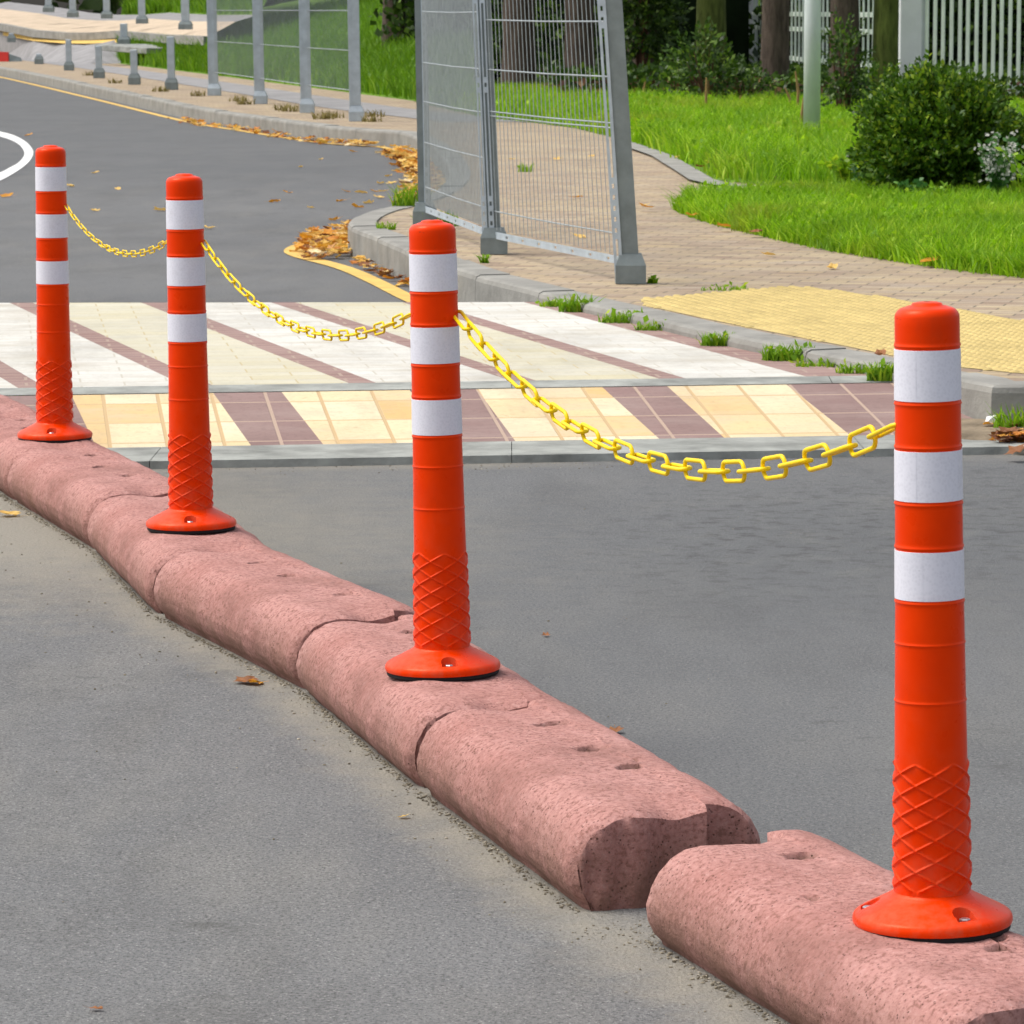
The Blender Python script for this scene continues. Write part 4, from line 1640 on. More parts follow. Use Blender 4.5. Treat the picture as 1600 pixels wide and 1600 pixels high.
def red_tail_block():  # plain red block built in place of a car's tail
    p = at(2, 96, 0.15)
    root = empty('car_tail_block', p)
    tag(root, 'low red block standing in for a car tail, with a grey end at the left edge', 'car tail')
    mb = MB()
    mb.add([(-1.0, -0.12, 0), (0.17, -0.12, 0), (0.17, 0.12, 0), (-1.0, 0.12, 0), (-0.95, -0.08, 0.25), (0.16, -0.08, 0.2), (0.16, 0.08, 0.2), (-0.95, 0.08, 0.25)],
           [(3, 2, 1, 0), (4, 5, 6, 7), (0, 1, 5, 4), (1, 2, 6, 5), (2, 3, 7, 6), (3, 0, 4, 7)])
    mb.build('tail_body', MRED, root)
    mb = MB()
    mb.add([(0.18, -0.1, 0), (0.45, -0.06, 0), (0.45, 0.06, 0), (0.18, 0.1, 0), (0.18, -0.06, 0.16), (0.42, -0.03, 0.08), (0.42, 0.03, 0.08), (0.18, 0.06, 0.16)],
           [(3, 2, 1, 0), (4, 5, 6, 7), (0, 1, 5, 4), (1, 2, 6, 5), (2, 3, 7, 6), (3, 0, 4, 7)])
    mb.build('end_piece', MGALVD, root)


red_tail_block()


# ------------------------------------------------------------------ lamp post
def lamp_post():
    p = at(1268, 226, 0.15)
    root = empty('lamp_post', p)
    tag(root, 'round grey green lamp post rising from the lawn left of the bush', 'lamp post')
    mb = MB()
    mb.lathe([(0.070, 0), (0.070, 1.0), (0.066, 2.5), (0.052, 6.0)], 24)
    mb.build('pole', MLAMP, root, smooth=True)
    mb = MB()
    mb.tube([(0, 0, 5.98), (0, 0, 6.3), (-0.3, -0.05, 6.5), (-1.2, -0.2, 6.6)], 0.04, 10)
    mb.build('arm', MLAMP, root, smooth=True)
    mb = MB()
    mb.box((-1.8, -0.33, 6.53), (-1.15, -0.07, 6.66), ch=0.03)
    mb.build('lamp_head', MLAMP, root)


lamp_post()


# ------------------------------------------------------------------ leaves and trees
def sprigs(base, dirs, length, n_leaf, size, wid):
    """each sprig: leaflets along a short stem"""
    Ps, Ds = [], []
    N = len(base)
    dirs = dirs / (np.linalg.norm(dirs, axis=1)[:, None] + 1e-9)
    side = np.cross(dirs, rng.normal(size=(N, 3)))
    side /= (np.linalg.norm(side, axis=1)[:, None] + 1e-9)
    L = length * rng.uniform(0.6, 1.2, N)[:, None]
    for k in range(n_leaf):
        t = (k + 0.5) / n_leaf
        sgn = 1 if k % 2 else -1
        Ps.append(base + dirs * L * t)
        Ds.append(dirs * 0.8 + side * sgn * (0.9 - 0.4 * t) + rng.normal(size=(N, 3)) * 0.12)
    return leaf_quads(np.vstack(Ps), np.vstack(Ds), size, wid)


def shell_points(n, c, r, thick=0.35, low=-0.9, lump=0.18):
    d = rng.normal(size=(n * 2, 3))
    d /= np.linalg.norm(d, axis=1)[:, None]
    d = d[d[:, 2] > low][:n]
    k = 1 - thick * rng.uniform(0, 1, len(d)) ** 1.6
    lum = np.array([noise.noise(Vector(q) * 2.6 + Vector((c[0], c[1], 3))) for q in d])
    k = k * (1 + lump * lum)
    return np.array(c) + d * np.array(r) * k[:, None], d


def bush():
    base = at(1474, 318, 0.15)
    root = empty('bush', base)
    tag(root, 'rounded dense dark green bush on the lawn before the pale fence', 'bush')
    c = (0, 0, 0.33)
    r = (0.43, 0.42, 0.37)
    P, d = shell_points(3900, c, r, 0.5, -0.85, 0.36)
    dirs = d * 0.8 + np.array([0, 0, 0.4]) + rng.normal(size=d.shape) * 0.4
    V, Fq = sprigs(P, dirs, 0.10, 9, 0.034, 0.3)
    P2, d2 = shell_points(300, c, (0.40, 0.39, 0.34), 0.15, -0.6, 0.5)
    V2, F2 = sprigs(P2, d2 * 0.7 + np.array([0, 0, 0.6]) + rng.normal(size=d2.shape) * 0.35, 0.15, 9, 0.038, 0.3)
    mesh_np('foliage', np.vstack([V, V2]), np.vstack([Fq, F2 + len(V)]), MBUSH, root)
    mb = MB()
    for k in range(26):
        a = random.uniform(0, 2 * math.pi); e = random.uniform(0.2, 1.3)
        t = Vector((math.cos(a) * math.cos(e) * 0.38, math.sin(a) * math.cos(e) * 0.36, 0.1 + math.sin(e) * 0.6))
        mb.tube([(0.03 * math.cos(a), 0.03 * math.sin(a), 0), t * 0.5 + Vector((0, 0, 0.05)), t], [0.012, 0.008, 0.003], 5)
    mb.build('stems', MBARK, root)


bush()


def plant(name, base, n, h, spread, leaf, mat, lab, cat, flowers=0, stems=10, wid=0.35, fm=None):
    root = empty(name, base)
    tag(root, lab, cat)
    mb = MB()
    Ps, Ds = [], []
    fl = []
    for k in range(stems):
        a = random.uniform(0, 2 * math.pi)
        q = random.uniform(0.1, 1) * spread
        hh = h * random.uniform(0.6, 1.1)
        tip = Vector((math.cos(a) * q, math.sin(a) * q, hh))
        mb.tube([(math.cos(a) * 0.02, math.sin(a) * 0.02, 0), Vector((tip.x * 0.45, tip.y * 0.45, hh * 0.6)), tip], [0.004, 0.003, 0.0015], 4, cap=False)
        for j in range(n // stems):
            t = random.uniform(0.15, 1)
            p = Vector((tip.x * t * t, tip.y * t * t, hh * t))
            Ps.append(p); dd = Vector((random.gauss(0, 1), random.gauss(0, 1), random.gauss(0.4, 0.5)))
            Ds.append(dd)
        for j in range(flowers // max(stems, 1)):
            t = random.uniform(0.55, 1.05)
            fl.append(Vector((tip.x * t + random.gauss(0, 0.02), tip.y * t + random.gauss(0, 0.02), hh * t)))
    mb.build('stems', MREDWEED if mat is MDARKLEAF else mat, root)
    V, Fq = leaf_quads(np.array([tuple(p) for p in Ps]), np.array([tuple(d) for d in Ds]), leaf, wid)
    mesh_np('foliage', V, Fq, mat, root)
    if fl:
        A, D = [], []
        for p in fl:
            for k in range(6):
                a = k / 6 * 2 * math.pi
                A.append(tuple(p)); D.append((math.cos(a), math.sin(a) * 0.4 - 0.5, math.sin(a) * 0.8 + 0.3))
        V, Fq = leaf_quads(np.array(A), np.array(D), 0.0125, 0.42)
        fo = mesh_np('flowers', V, Fq, fm or MPETAL, root)
        fo['kind'] = 'stuff'
    return root


plant('flowering_plant', at(1545, 322, 0.15) + Vector((-0.02, -0.5, 0)), 260, 0.38, 0.17, 0.05, MHERB, 'dark leaved plant with many small white flowers right of the bush', 'plant', 224, 16)
plant('flowering_plant', at(1600, 330, 0.15) + Vector((0, -0.2, 0)), 300, 0.34, 0.16, 0.05, MWEED, 'light green weed with white flowers at the right edge beside the bush', 'plant', 40, 10)
plant('herb', at(1362, 308, 0.15), 420, 0.17, 0.16, 0.055, MHERB, 'low broad leaved herb at the left foot of the bush', 'plant', 0, 12, 0.42)
plant('herb', at(1425, 322, 0.15) + Vector((0, -0.3, 0)), 260, 0.16, 0.14, 0.05, MHERB, 'low herb with pale rosettes in front of the bush', 'plant', 0, 12, 0.45)
plant('fern', at(1462, 334, 0.15) + Vector((0, -0.1, 0)), 320, 0.15, 0.13, 0.035, MWEED, 'yellow green fern in front of the middle of the bush', 'plant', 0, 9, 0.25)
plant('herb', at(1322, 290, 0.15), 300, 0.17, 0.2, 0.05, MWEED, 'light green leafy weed between the lamp post and the bush', 'plant', 0, 10, 0.4)


def tree(base, r, lean, mat, lab, seed, crown=True, rough=0.06, leafmat=None, flare=1.35):
    rnd = random.Random(seed)
    root = empty('tree', base)
    tag(root, lab, 'tree', 'trees along the pale fence')
    mb = MB()
    n = 26
    hs = [0, 0.08, 0.2, 0.4, 0.7, 1.0, 1.4, 1.9, 2.5, 3.2, 4.0, 5.0]
    vs = []
    for h in hs:
        fl = 1 + (flare - 1) * math.exp(-h / 0.22)
        taper = 1 - 0.075 * h
        for k in range(n):
            a = 2 * math.pi * k / n
            rr = r * taper * fl * (1 + rough * noise.noise(Vector((math.cos(a) * 2.5 + seed, math.sin(a) * 2.5, h * 0.8))) * 2)
            vs.append((rr * math.cos(a) + math.sin(R(lean)) * h, rr * math.sin(a), h - 0.03))
    fs = []
    for i in range(len(hs) - 1):
        for k in range(n):
            fs.append((i * n + k, i * n + (k + 1) % n, (i + 1) * n + (k + 1) % n, (i + 1) * n + k))
    mb.add(vs, fs)
    trunk = mb.build('trunk', mat, root, smooth=True)
    top = Vector((math.sin(R(lean)) * 5, 0, 4.9))
    mb = MB()
    tips = []
    for k in range(9):
        a = k / 9 * 2 * math.pi + rnd.uniform(-0.3, 0.3)
        z0 = rnd.uniform(2.8, 4.8)
        b = Vector((math.sin(R(lean)) * z0, 0, z0))
        t = b + Vector((math.cos(a) * rnd.uniform(1.2, 2.2), math.sin(a) * rnd.uniform(1.2, 2.2), rnd.uniform(0.8, 2.4)))
        mb.tube([b, b.lerp(t, 0.5) + Vector((0, 0, 0.15)), t], [r * 0.28, r * 0.16, r * 0.05], 6)
        tips.append(t)
    mb.build('limbs', mat, root)
    Ps, Ds = [], []
    for t in tips + [top + Vector((0, 0, 1.2))]:
        m = 170
        q = rng.normal(size=(m, 3)) * np.array([0.55, 0.55, 0.42]) + np.array(t)
        Ps.append(q); Ds.append(rng.normal(size=(m, 3)) + np.array([0, 0, -0.2]))
    V, Fq = leaf_quads(np.vstack(Ps), np.vstack(Ds), 0.16, 0.32)
    mesh_np('crown', V, Fq, leafmat or MGRASSD, root)


tree(at(1112, 150, 0.15), 0.205, -0.5, MMOSS, 'tree with a broad mossy green trunk behind the leafy weeds', 1)
tree(at(1210, 163, 0.15), 0.175, 0.4, MBARK, 'tree with a dark brown trunk just left of the lamp post', 2)
tree(at(1320, 178, 0.15), 0.165, -1.0, MBARK, 'tree with a dark trunk overgrown by shrubs just right of the lamp post', 3)
tree(at(1382, 178, 0.15), 0.145, 0.2, MMOSS, 'tree with a yellow green mossy trunk against the white fence post', 4)
tree(at(1012, 138, 0.15), 0.30, 0.0, MBARK, 'tree with a wide dark brown base behind the leaning mesh fence post', 5, flare=1.1)
tree(at_depth(622, 112, 66), 0.27, 0.5, MBARK, 'tree with a dark trunk on the grass bank left of the mesh fence', 6)
tree(at(905, 152, 0.15), 0.20, 0.0, MBARK, 'tree with a dark trunk seen through the right part of the mesh panel', 7)
tree(at(812, 150, 0.15), 0.22, 0.0, MBARK, 'tree with a dark trunk seen through the left part of the mesh panel', 8)


def shrub(base, n, c, r, leaf, mat, lab, group=None, pin=7, length=0.22):
    root = empty('shrub', base)
    tag(root, lab, 'shrub', group)
    P, d = shell_points(n, c, r, 0.8, -0.95, 0.3)
    dirs = d * 0.7 + np.array([0, 0, 0.25]) + rng.normal(size=d.shape) * 0.5
    V, Fq = sprigs(P, dirs, length, pin, leaf, 0.28)
    mesh_np('foliage', V, Fq, mat, root)
    mb = MB()
    for k in range(14):
        a = random.uniform(0, 2 * math.pi)
        t = Vector((c[0] + math.cos(a) * r[0] * random.uniform(0.2, 0.8), c[1] + math.sin(a) * r[1] * 0.6, c[2] + r[2] * random.uniform(0.0, 0.8)))
        mb.tube([(math.cos(a) * 0.05, math.sin(a) * 0.05, 0), t * 0.5, t], [0.018, 0.012, 0.004], 5)
    mb.build('stems', MREDWEED, root)
    return root


shrub(at(1108, 172, 0.15), 130, (0, 0, 0.4), (0.36, 0.3, 0.40), 0.075, MDARKLEAF, 'dark shrub with pinnate leaves in front of the broad mossy trunk', None, 8, 0.26)
shrub(at(1075, 160, 0.15), 80, (0, 0, 0.3), (0.28, 0.3, 0.30), 0.06, MBUSH, 'green leafy shrub left of the broad mossy trunk', None, 8, 0.24)
shrub(at(1165, 172, 0.15), 90, (0, 0, 0.22), (0.3, 0.25, 0.22), 0.05, MDARKLEAF, 'low dark shrub at the left foot of the brown trunk', None, 7, 0.18)
shrub(at(1318, 195, 0.15), 190, (0, 0, 0.45), (0.19, 0.2, 0.5), 0.055, MDARKLEAF, 'dark reddish shrub climbing the trunk right of the lamp post', None, 7, 0.18)
shrub(at(1385, 180, 0.15), 260, (0, 0, 0.2), (0.36, 0.25, 0.24), 0.05, MBUSH, 'low green shrub between the mossy trunk and the bush', None, 7, 0.16)
shrub(at_depth(1003, 120, 56), 420, (0, 0, 0.95), (0.42, 0.4, 0.75), 0.09, MDARKLEAF, 'dark evergreen branches hanging beside the leaning fence post', None, 8, 0.3)


# dry upright seed stalks in the lawn edge
def stalks():
    lab = 'thin dry upright stalk standing in the long grass before the trees'
    for k, (x, y, h) in enumerate([(1003, 165, 0.28), (1022, 160, 0.36), (1103, 186, 0.42), (1155, 178, 0.2), (1209, 172, 0.24), (1232, 182, 0.3), (1245, 190, 0.5), (1250, 215, 0.35)]):
        b = at(x, y, 0.15)
        mb = MB()
        mb.tube([(0, 0, 0), (random.uniform(-0.02, 0.02), 0, h * 0.6), (random.uniform(-0.05, 0.05), 0, h)], [0.012, 0.016, 0.008], 5)
        o = mb.build('dry_stalk', MSTALK)
        o.location = b
        tag(o, lab, 'stalk', 'dry stalks in the long grass')


MSTALK = m_simple('dry_stalk_fibre', (0.30, 0.19, 0.075), 0.9, 0.2, 0.2, 8)
stalks()


# ------------------------------------------------------------------ pale picket fence
def picket_fence():
    p = [at_depth(1700, 138, 45), at_depth(1421, 142, 46), at_depth(1172, 130, 62), at_depth(1065, 118, 80), at_depth(960, 105, 100)]
    for q in p:
        q.z = 0.15
    root = empty('picket_fence', p[1])
    tag(root, 'pale green upright bar fence with white posts behind the trees and bush', 'fence')
    o0 = p[1]
    H = 2.0
    for i, q in enumerate(p[1:]):
        hw = 0.115 if i == 0 else 0.105
        mb = MB()
        mb.box((-hw, -hw, -0.05), (hw, hw, H + 0.15), M=Matrix.Translation(q - o0), ch=0.012)
        if i == 0:
            mb.box((hw + 0.002, -0.06, -0.05), (hw + 0.06, 0.06, H), M=Matrix.Translation(q - o0))
        mb.build('post', MPOSTP, root)
    for a, b, sp, w in ((p[1], p[0], 0.098, 0.019), (p[2], p[1], 0.5, 0.024), (p[3], p[2], 0.42, 0.022), (p[4], p[3], 0.6, 0.03)):
        d = b - a; L = d.length; d.normalize()
        ang = math.atan2(d.y, d.x)
        M = Matrix.Translation(a - o0) @ Matrix.Rotation(ang, 4, 'Z')
        mb = MB()
        frontal = abs(d.x) > 0.7
        n = int(L / sp)
        if frontal:
            for k in range(2, n):
                x = k * sp + random.uniform(-0.004, 0.004)
                mb.box((x - w, -0.012, 0.1), (x + w, 0.012, H), M=M)
        else:
            k = 0.5
            while k < L - 0.3:
                mb.box((k - 0.011, -0.012, 0.1), (k + 0.011, 0.012, H), M=M)
                k += 0.42
        rails = (0.25, 1.9) if frontal else (0.42, 0.82, 1.02, 1.9)
        for z in rails:
            mb.box((0.15, 0.014, z), (L - 0.15, 0.05, z + 0.06), M=M)
        mb.build('bar_panel', MPICKET, root)


picket_fence()


# hedge behind the fence and woods beyond
def hedge(p0, p1, w, h, n, leaf, lab, mat=None, z0=0.15):
    a = Vector((*p0, z0)); b = Vector((*p1, z0))
    d = b - a; L = d.length
    root = empty('hedge', a, math.atan2(d.y, d.x))
    tag(root, lab, 'hedge')
    mb = MB()
    nx, nz = max(int(L / 0.6), 4), 8
    vs, fs = [], []
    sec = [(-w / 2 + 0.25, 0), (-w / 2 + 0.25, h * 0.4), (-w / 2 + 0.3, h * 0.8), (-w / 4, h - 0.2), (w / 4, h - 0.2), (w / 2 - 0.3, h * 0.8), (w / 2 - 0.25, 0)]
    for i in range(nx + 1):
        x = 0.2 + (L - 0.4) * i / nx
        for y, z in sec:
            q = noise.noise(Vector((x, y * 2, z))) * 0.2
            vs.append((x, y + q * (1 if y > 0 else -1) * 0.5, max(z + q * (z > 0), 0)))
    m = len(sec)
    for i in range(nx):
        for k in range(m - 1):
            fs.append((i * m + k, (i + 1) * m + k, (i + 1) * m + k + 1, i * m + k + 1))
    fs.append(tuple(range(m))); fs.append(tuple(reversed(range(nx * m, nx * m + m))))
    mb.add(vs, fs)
    mb.build('dark_core', MDARK, root)  # solid dark core added so nothing shows through the leaves
    x = rng.uniform(0, L, n); z = rng.uniform(0, h, n)
    front = rng.uniform(0, 1, n) < 0.75
    y = np.where(front, -w / 2, w / 2) + rng.normal(0, 0.14, n)
    topm = rng.uniform(0, 1, n) < 0.2
    z = np.where(topm, h + rng.normal(0, 0.15, n), z)
    y = np.where(topm, rng.uniform(-w / 2, w / 2, n), y)
    P = np.column_stack([x, y, z])
    D = rng.normal(size=(n, 3)) + np.array([0, -0.4, 0.3])
    V, Fq = leaf_quads(P, D, leaf, 0.35)
    mesh_np('foliage', V, Fq, mat or MDARKLEAF, root)


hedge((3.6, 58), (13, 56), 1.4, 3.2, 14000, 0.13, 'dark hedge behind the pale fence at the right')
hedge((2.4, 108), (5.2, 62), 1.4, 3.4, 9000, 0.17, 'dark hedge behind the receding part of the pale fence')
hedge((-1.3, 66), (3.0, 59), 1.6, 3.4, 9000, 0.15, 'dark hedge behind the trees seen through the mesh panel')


def far_wood():
    n = 9000
    x = rng.uniform(-60, 60, n)
    z = rng.uniform(0, 1, n) ** 0.8
    hgt = 7 + 3 * np.sin(x * 0.35) + 2 * np.sin(x * 0.9 + 1)
    P = np.column_stack([x, 118 + 6 * rng.uniform(0, 1, n), 0.5 + z * hgt])
    D = rng.normal(size=(n, 3))
    V, Fq = leaf_quads(P, D, 1.1, 0.4)
    o = mesh_np('far_wood', V, Fq, MDARKLEAF)
    o['kind'] = 'stuff'


far_wood()


# ------------------------------------------------------------------ weeds at the kerb
def weed(px, py, z, n, r, h, lab, mat=None, blade=0.008):
    b = z if isinstance(z, Vector) else at(px, py, z)
    root = empty('weed_tuft', b)
    tag(root, lab, 'weed', 'weed tufts growing along the kerb')
    N = n
    a = rng.uniform(0, 2 * math.pi, N); q = np.sqrt(rng.uniform(0, 1, N)) * r
    P = np.column_stack([np.cos(a) * q, np.sin(a) * q * 0.5, np.full(N, -0.005)])
    o = blades('grass_blades', P, h * 0.4, h, blade, mat or MWEED, 1.0)
    o.parent = root
    m = n // 7
    a = rng.uniform(0, 2 * math.pi, m); q = np.sqrt(rng.uniform(0, 1, m)) * r
    P = np.column_stack([np.cos(a) * q, np.sin(a) * q * 0.5, rng.uniform(0.01, h * 0.6, m)])
    V, Fq = leaf_quads(P, rng.normal(size=(m, 3)) + np.array([0, 0, 0.5]), 0.028, 0.35)
    mesh_np('leaves', V, Fq, mat or MWEED, root)


def kerb_weed(px, *args):
    """a weed rooted in the joint between kerb and crossing, at picture column px"""
    best = min((p for p in smooth_line(KERB, 6) if p[1] < 18.5), key=lambda p: abs(800 + p[0] * F_PX / p[1] - px))
    n, r, h, lab = args[:4]
    weed(0, 0, Vector((best[0] - 0.012, best[1] - 0.03, 0.111)), n, r, h * 0.68, lab, *args[4:])


kerb_weed(872, 60, 0.06, 0.06, 'sparse yellowish weed tuft at the far left end of the crossing kerb')
kerb_weed(903, 130, 0.07, 0.12, 'leafy weed tuft tallest at the far end of the crossing kerb')
kerb_weed(978, 170, 0.09, 0.075, 'dense green weed tuft second along the crossing kerb from the far end', None, 0.006)
kerb_weed(1030, 120, 0.07, 0.06, 'low round weed tuft below the far corner of the yellow tactile paving', None, 0.006)
kerb_weed(1128, 130, 0.06, 0.085, 'small bright weed tuft in the middle of the crossing kerb')
kerb_weed(1238, 200, 0.09, 0.10, 'largest weed tuft along the crossing kerb, left of the near bollard')
kerb_weed(1292, 90, 0.09, 0.05, 'flat sparse weed tuft between the largest tuft and the near bollard')
kerb_weed(1342, 90, 0.06, 0.06, 'small weed tuft just left of the yellow flower by the near bollard')
kerb_weed(1386, 140, 0.05, 0.10, 'weed tuft partly hidden by the near bollard, with an orange leaf in it')
weed(1592, 680, 0.02, 130, 0.08, 0.11, 'pale green weed tuft at the right edge above the leaf pile')
weed(640, 322, 0.15, 150, 0.10, 0.16, 'yellow green weed tuft at the foot of the left mesh fence post')
weed(603, 358, 0.15, 50, 0.05, 0.05, 'tiny weed tuft on the nose of the pavement corner')
weed(683, 352, 0.15, 120, 0.12, 0.10, 'thin weed tuft under the left mesh panel beside the second bollard')
weed(1020, 441, 0.152, 40, 0.02, 0.03, 'tiny sprig on the pavers right of the leaning post foot')
weed(1133, 452, 0.152, 50, 0.10, 0.025, 'flat weed tuft at the back edge of the tactile paving')
weed(757, 410, 0.15, 40, 0.018, 0.05, 'tiny weed sprig left of the middle fence post foot')
weed(20, 614, 0.02, 140, 0.09, 0.035, 'low weeds at the left edge where the last kerb block meets the ramp')
for x, y in [(310, 150), (372, 158), (383, 163), (440, 172), (452, 174), (505, 186), (520, 184), (582, 190), (250, 143), (180, 130), (140, 118), (585, 182)]:
    weed(x, y, 0.15, 40, 0.12, 0.10, 'small dry brownish tuft between the posts on the far pavement', MDRYTUFT, 0.014)
weed(822, 268, 0.15, 40, 0.06, 0.08, 'small weed in the pavers seen through the mesh panel')


# ------------------------------------------------------------------ fallen leaves and grit
def leaf_mesh(kind, seed):
    rnd = random.Random(seed)
    n = 14
    pts = []
    for k in range(n):
        a = 2 * math.pi * k / n
        r = 1.0 if kind == 0 else 1 + 0.32 * math.cos(5 * a)
        el = 0.55 if kind == 0 else 0.85
        pts.append((math.cos(a) * r * 0.5, math.sin(a) * r * 0.5 * el))
    cu = rnd.uniform(0.3, 0.9)
    def z(x, y): return cu * 0.5 * (x * x) + rnd.uniform(0, 0.06) + 0.5 * cu * abs(y) * 0.6
    vs = [(0, 0, 0.02)] + [(x * 0.5, y * 0.5, z(x * 0.5, y * 0.5)) for x, y in pts] + [(x, y, z(x, y) + rnd.uniform(-0.04, 0.08)) for x, y in pts]
    mn = min(v[2] for v in vs)
    vs = [(a, b, c - mn) for a, b, c in vs]
    fs = [(0, 1 + k, 1 + (k + 1) % n) for k in range(n)]
    fs += [(1 + k, 1 + n + k, 1 + n + (k + 1) % n, 1 + (k + 1) % n) for k in range(n)]
    vs += [(-0.5, -0.02, vs[1 + n + n // 2][2]), (-0.95, 0.05, 0.1), (-0.95, 0.08, 0.1), (-0.5, 0.02, vs[1 + n + n // 2][2])]
    b = len(vs) - 4
    fs.append((b, b + 1, b + 2, b + 3))
    return vs, fs


LEAFM = []
for k in range(6):
    vs, fs = leaf_mesh(k % 2, 30 + k)
    for nm, mm in (('y', MFALLY), ('o', MFALL), ('b', MFALLB)):
        me = bpy.data.meshes.new('fallen_leaf')
        me.from_pydata(vs, [], fs)
        me.materials.append(mm)
        LEAFM.append((nm, me))


def drop_leaf(p, size, tone, lab, group, tilt=0.25):
    me = random.choice([m for n, m in LEAFM if n == tone])
    o = bpy.data.objects.new('fallen_leaf', me)
    col.objects.link(o)
    o.location = (p[0], p[1], p[2] + 0.003 + size * 0.03)
    o.rotation_euler = (random.uniform(-tilt, tilt), random.uniform(-tilt, tilt), random.uniform(0, 6.28))
    o.scale = (size, size, size)
    tag(o, lab, 'leaf', group)
    return o


GL = 'fallen leaves scattered on the road'
for x, y in [(150, 271), (110, 292), (185, 296), (148, 330), (10, 308), (250, 330), (328, 358), (430, 316), (450, 302), (487, 326), (500, 250), (522, 345), (540, 300), (560, 325), (566, 302), (575, 318), (595, 288),
             (590, 310), (600, 300), (612, 287), (620, 268), (552, 238), (478, 368), (510, 367), (470, 262), (45, 212), (640, 282), (535, 315), (585, 300), (606, 276), (630, 300), (618, 318)]:
    drop_leaf(at(x + random.uniform(-2, 2), y), random.uniform(0.06, 0.10), random.choice('yyo'), 'small dry yellow leaf lying on the far road beyond the crossing', GL)
near = [((385, 1068), 0.05, 'b', 'crumpled brown leaf by the foot of the kerb blocks at left'),
        ((400, 1070), 0.042, 'o', 'orange leaf touching the crumpled brown one by the kerb blocks'),
        ((631, 1279), 0.018, 'y', 'tiny pale orange curl of leaf alone on the asphalt below the blocks'),
        ((945, 1146), 0.03, 'b', 'curled brown leaf on the road just behind the kerb blocks'),
        ((962, 1146), 0.03, 'b', 'second curled brown leaf on the road behind the blocks, right of its twin'),
        ((908, 1128), 0.014, 'b', 'tiny dark red leaf bit behind the kerb blocks'),
        ((853, 995), 0.018, 'b', 'tiny pinkish leaf bit on the open road between the bollards'),
        ((12, 807), 0.06, 'y', 'pale yellow leaf in the grit at the left edge'),
        ((150, 1580), 0.018, 'b', 'tiny ochre leaf bit at the lower left of the road')]
for px, s, tone, lab in near:
    drop_leaf(at(*px), s, tone, lab, None)
p = at(650, 1133, 0.085)
drop_leaf((p.x, p.y, p.z + 0.0), 0.035, 'b', 'orange brown leaf stuck in the joint between two kerb blocks', None, 1.4)
for x, y in [(1065, 322), (1082, 338), (1130, 355), (1180, 364), (1235, 369), (1260, 375), (1315, 365), (1380, 394), (1455, 410), (1520, 413), (1565, 418), (1300, 378), (1150, 270), (1135, 272), (1110, 256), (1085, 250), (1060, 247), (1095, 262), (1215, 280), (1010, 325), (1195, 258), (1160, 262), (1375, 556)]:
    drop_leaf(at(x, y, 0.17), random.uniform(0.06, 0.10), random.choice('oob') if y > 300 else random.choice('oyb'), 'orange or brown leaf lying at the edge of the lawn', 'fallen leaves along the lawn edge')
for x, y in [(900, 310), (925, 245), (870, 250), (1008, 322), (800, 250), (985, 370), (1200, 400), (1300, 420), (905, 372)]:
    drop_leaf(at(x, y, 0.15), random.uniform(0.05, 0.08), random.choice('yo'), 'pale leaf lying on the tan pavers', 'fallen leaves on the pavement')


def litter(name, pts_fn, n, size, zmax, mats, lab):
    groups = {0: MB(), 1: MB(), 2: MB()}
    src = {}
    for k in range(6):
        src[k] = leaf_mesh(k % 2, 30 + k)
    for i in range(n):
        x, y, z = pts_fn()
        vs, fs = src[random.randrange(6)]
        s = size * random.uniform(0.6, 1.2)
        M = Matrix.Translation((x, y, z)) @ Matrix.Rotation(random.uniform(0, 6.28), 4, 'Z') @ Matrix.Rotation(random.uniform(-0.6, 0.6), 4, 'X') @ Matrix.Scale(s, 4)
        groups[random.choices([0, 1, 2], mats)[0]].add(vs, fs, M=M)
    mb = MB()
    for k, g in groups.items():
        mb.add(g.v, g.f, k)
    o = mb.build(name, [MFALLY, MFALL, MFALLB])
    tag(o, lab, 'leaf litter', None, 'stuff')


def along_kerb(y0, y1, d0, d1, zm=0.03):
    cand = [(p, offset_line(KERB, -0.01)[i]) for i, p in enumerate(KERB) if y0 <= p[1] <= y1 and p[0] < 1]
    line = [p for p, _ in cand]

    def f():
        i = random.randrange(len(line) - 1)
        t = random.random()
        a = Vector(line[i]); b = Vector(line[i + 1])
        p = a.lerp(b, t); tt = (b - a).normalized()
        d = random.uniform(d0, d1)
        return p.x - tt.y * d, p.y + tt.x * d, random.uniform(0.004, zm)
    return f


litter('leaf_litter', along_kerb(21.0, 23.6, 0.01, 0.27, 0.07), 290, 0.075, 0.05, (4, 4, 1), 'heap of orange leaves against the pavement nose')
litter('leaf_litter', along_kerb(18.6, 21.0, 0.01, 0.09, 0.03), 40, 0.07, 0.05, (1, 3, 3), 'thin line of brown leaves at the kerb foot behind the second bollard')
litter('leaf_litter', along_kerb(27, 37.2, 0.03, 0.32, 0.06), 340, 0.09, 0.05, (5, 4, 1), 'band of yellow leaves along the bay of the kerb')
litter('leaf_litter', along_kerb(38.5, 48, 0.03, 0.30, 0.04), 150, 0.09, 0.05, (4, 3, 1), 'line of leaves along the far kerb before the mesh fence')


def corner():
    return 1.405 + abs(random.gauss(0, 0.07)), 12.0 + random.gauss(0, 0.12), random.uniform(0.004, 0.05)


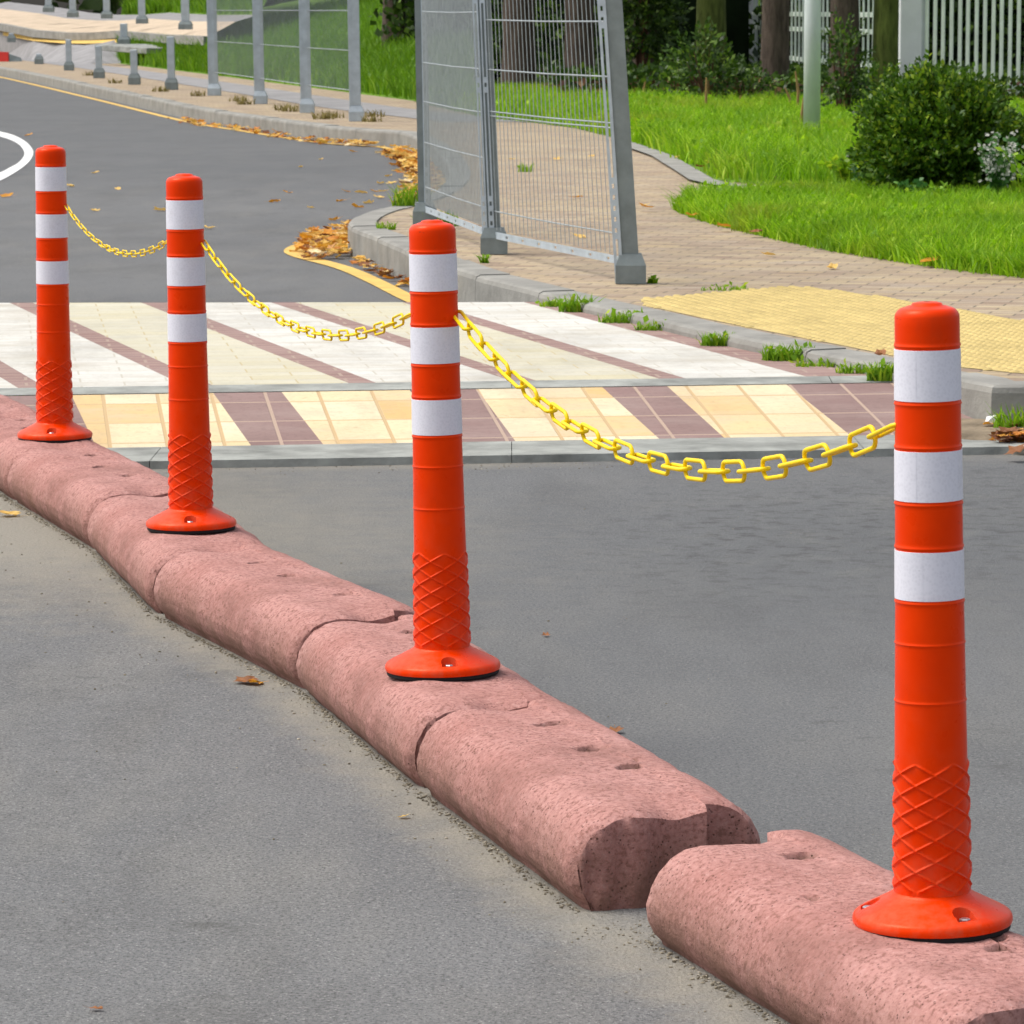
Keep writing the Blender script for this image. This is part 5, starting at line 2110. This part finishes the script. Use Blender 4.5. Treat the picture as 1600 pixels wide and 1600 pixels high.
litter('leaf_litter', corner, 60, 0.06, 0.05, (1, 3, 3), 'heap of brown leaves in the gutter at the right edge')
def gutter_dirt():
    ring = smooth_line([(1.20, 12.35), (1.28, 12.02), (1.45, 11.93), (1.70, 12.0), (1.78, 12.32), (1.50, 12.42), (1.36, 12.55), (1.24, 12.62), (1.20, 12.35)], 4)[:-1]
    c = Vector((1.46, 12.22))
    mb = MB()
    vs = [(c.x, c.y, 0.04)]
    n = len(ring)
    for k, z in ((0.35, 0.045), (0.7, 0.035), (0.9, 0.022), (1.0, -0.005)):
        for p in ring:
            q = c.lerp(Vector(p), k)
            vs.append((q.x, q.y, z + (0.012 * noise.noise(Vector((q.x * 9, q.y * 9, 1))) if k < 1 else 0)))
    fs = [(0, 1 + i, 1 + (i + 1) % n) for i in range(n)]
    for r in range(3):
        fs += [(1 + r * n + i, 1 + (r + 1) * n + i, 1 + (r + 1) * n + (i + 1) % n, 1 + r * n + (i + 1) % n) for i in range(n)]
    mb.add(vs, fs)
    o = mb.build('gutter_dirt', MDIRT, smooth=True)
    o['kind'] = 'structure'


gutter_dirt()
mb = MB()
mb.add([(0, 0, 0.0), (0.03, 0.01, 0.0), (0.045, 0.03, 0.028), (0.01, 0.03, 0.022), (0.02, 0.012, 0.018)], [(0, 1, 4), (1, 2, 4), (2, 3, 4), (3, 0, 4)])
o = mb.build('plastic_litter', MLITTER)
o.location = at(1538, 664, 0.045)
tag(o, 'scrap of crumpled white plastic in the gutter dirt right of the near bollard', 'litter')


def grit():
    left = [b[0] for b in BLK] + [BLK[-1][1]]
    P = []
    for i in range(len(left) - 1):
        a = Vector(BLK[i][0]); b = Vector(BLK[i][1])
        dens = 520 if i < 3 else 520
        for k in range(dens):
            t = random.random()
            p = a.lerp(b, t)
            tt = (b - a).normalized()
            d = abs(random.gauss(0, 0.009 if random.random() < 0.88 else (0.06 if i < 3 else 0.22))) - 0.018
            P.append((p.x - tt.y * d, p.y + tt.x * d * 0 + (-tt.x * 0) - 0 + tt.x * d * 1.0, random.choice((0.001, 0.0013, 0.0018, 0.0026))))
    for k in range(350):
        P.append((random.uniform(-0.8, 0.5), 11.55 + random.gauss(0, 0.13), random.choice((0.001, 0.0016, 0.0024))))
    for k in range(120):
        P.append((0.13 + random.gauss(0.05, 0.06), 5.62 + random.gauss(0, 0.05), random.choice((0.001, 0.0014, 0.002))))
    for k in range(60):
        P.append((random.uniform(-1, 1), random.uniform(4.3, 10.5), random.choice((0.0012, 0.0018, 0.0025))))
    ico = [(0, 0, 1), (0.89, 0, 0.45), (0.28, 0.85, 0.45), (-0.72, 0.53, 0.45), (-0.72, -0.53, 0.45), (0.28, -0.85, 0.45), (0.72, 0.53, -0.45), (-0.28, 0.85, -0.45), (-0.89, 0, -0.45), (-0.28, -0.85, -0.45), (0.72, -0.53, -0.45)]
    fi = [(0, 1, 2), (0, 2, 3), (0, 3, 4), (0, 4, 5), (0, 5, 1), (1, 6, 2), (2, 7, 3), (3, 8, 4), (4, 9, 5), (5, 10, 1), (2, 6, 7), (3, 7, 8), (4, 8, 9), (5, 9, 10), (1, 10, 6)]
    mb = MB()
    for x, y, s in P:
        sx, sy, sz = s * random.uniform(0.7, 1.4), s * random.uniform(0.7, 1.4), s * random.uniform(0.4, 0.9)
        a = random.uniform(0, 6.28); c, q = math.cos(a), math.sin(a)
        mb.add([(x + (v[0] * c - v[1] * q) * sx, y + (v[0] * q + v[1] * c) * sy, sz * 0.5 + v[2] * sz) for v in ico], fi)
    o = mb.build('grit', MGRIT)
    o['kind'] = 'stuff'


grit()
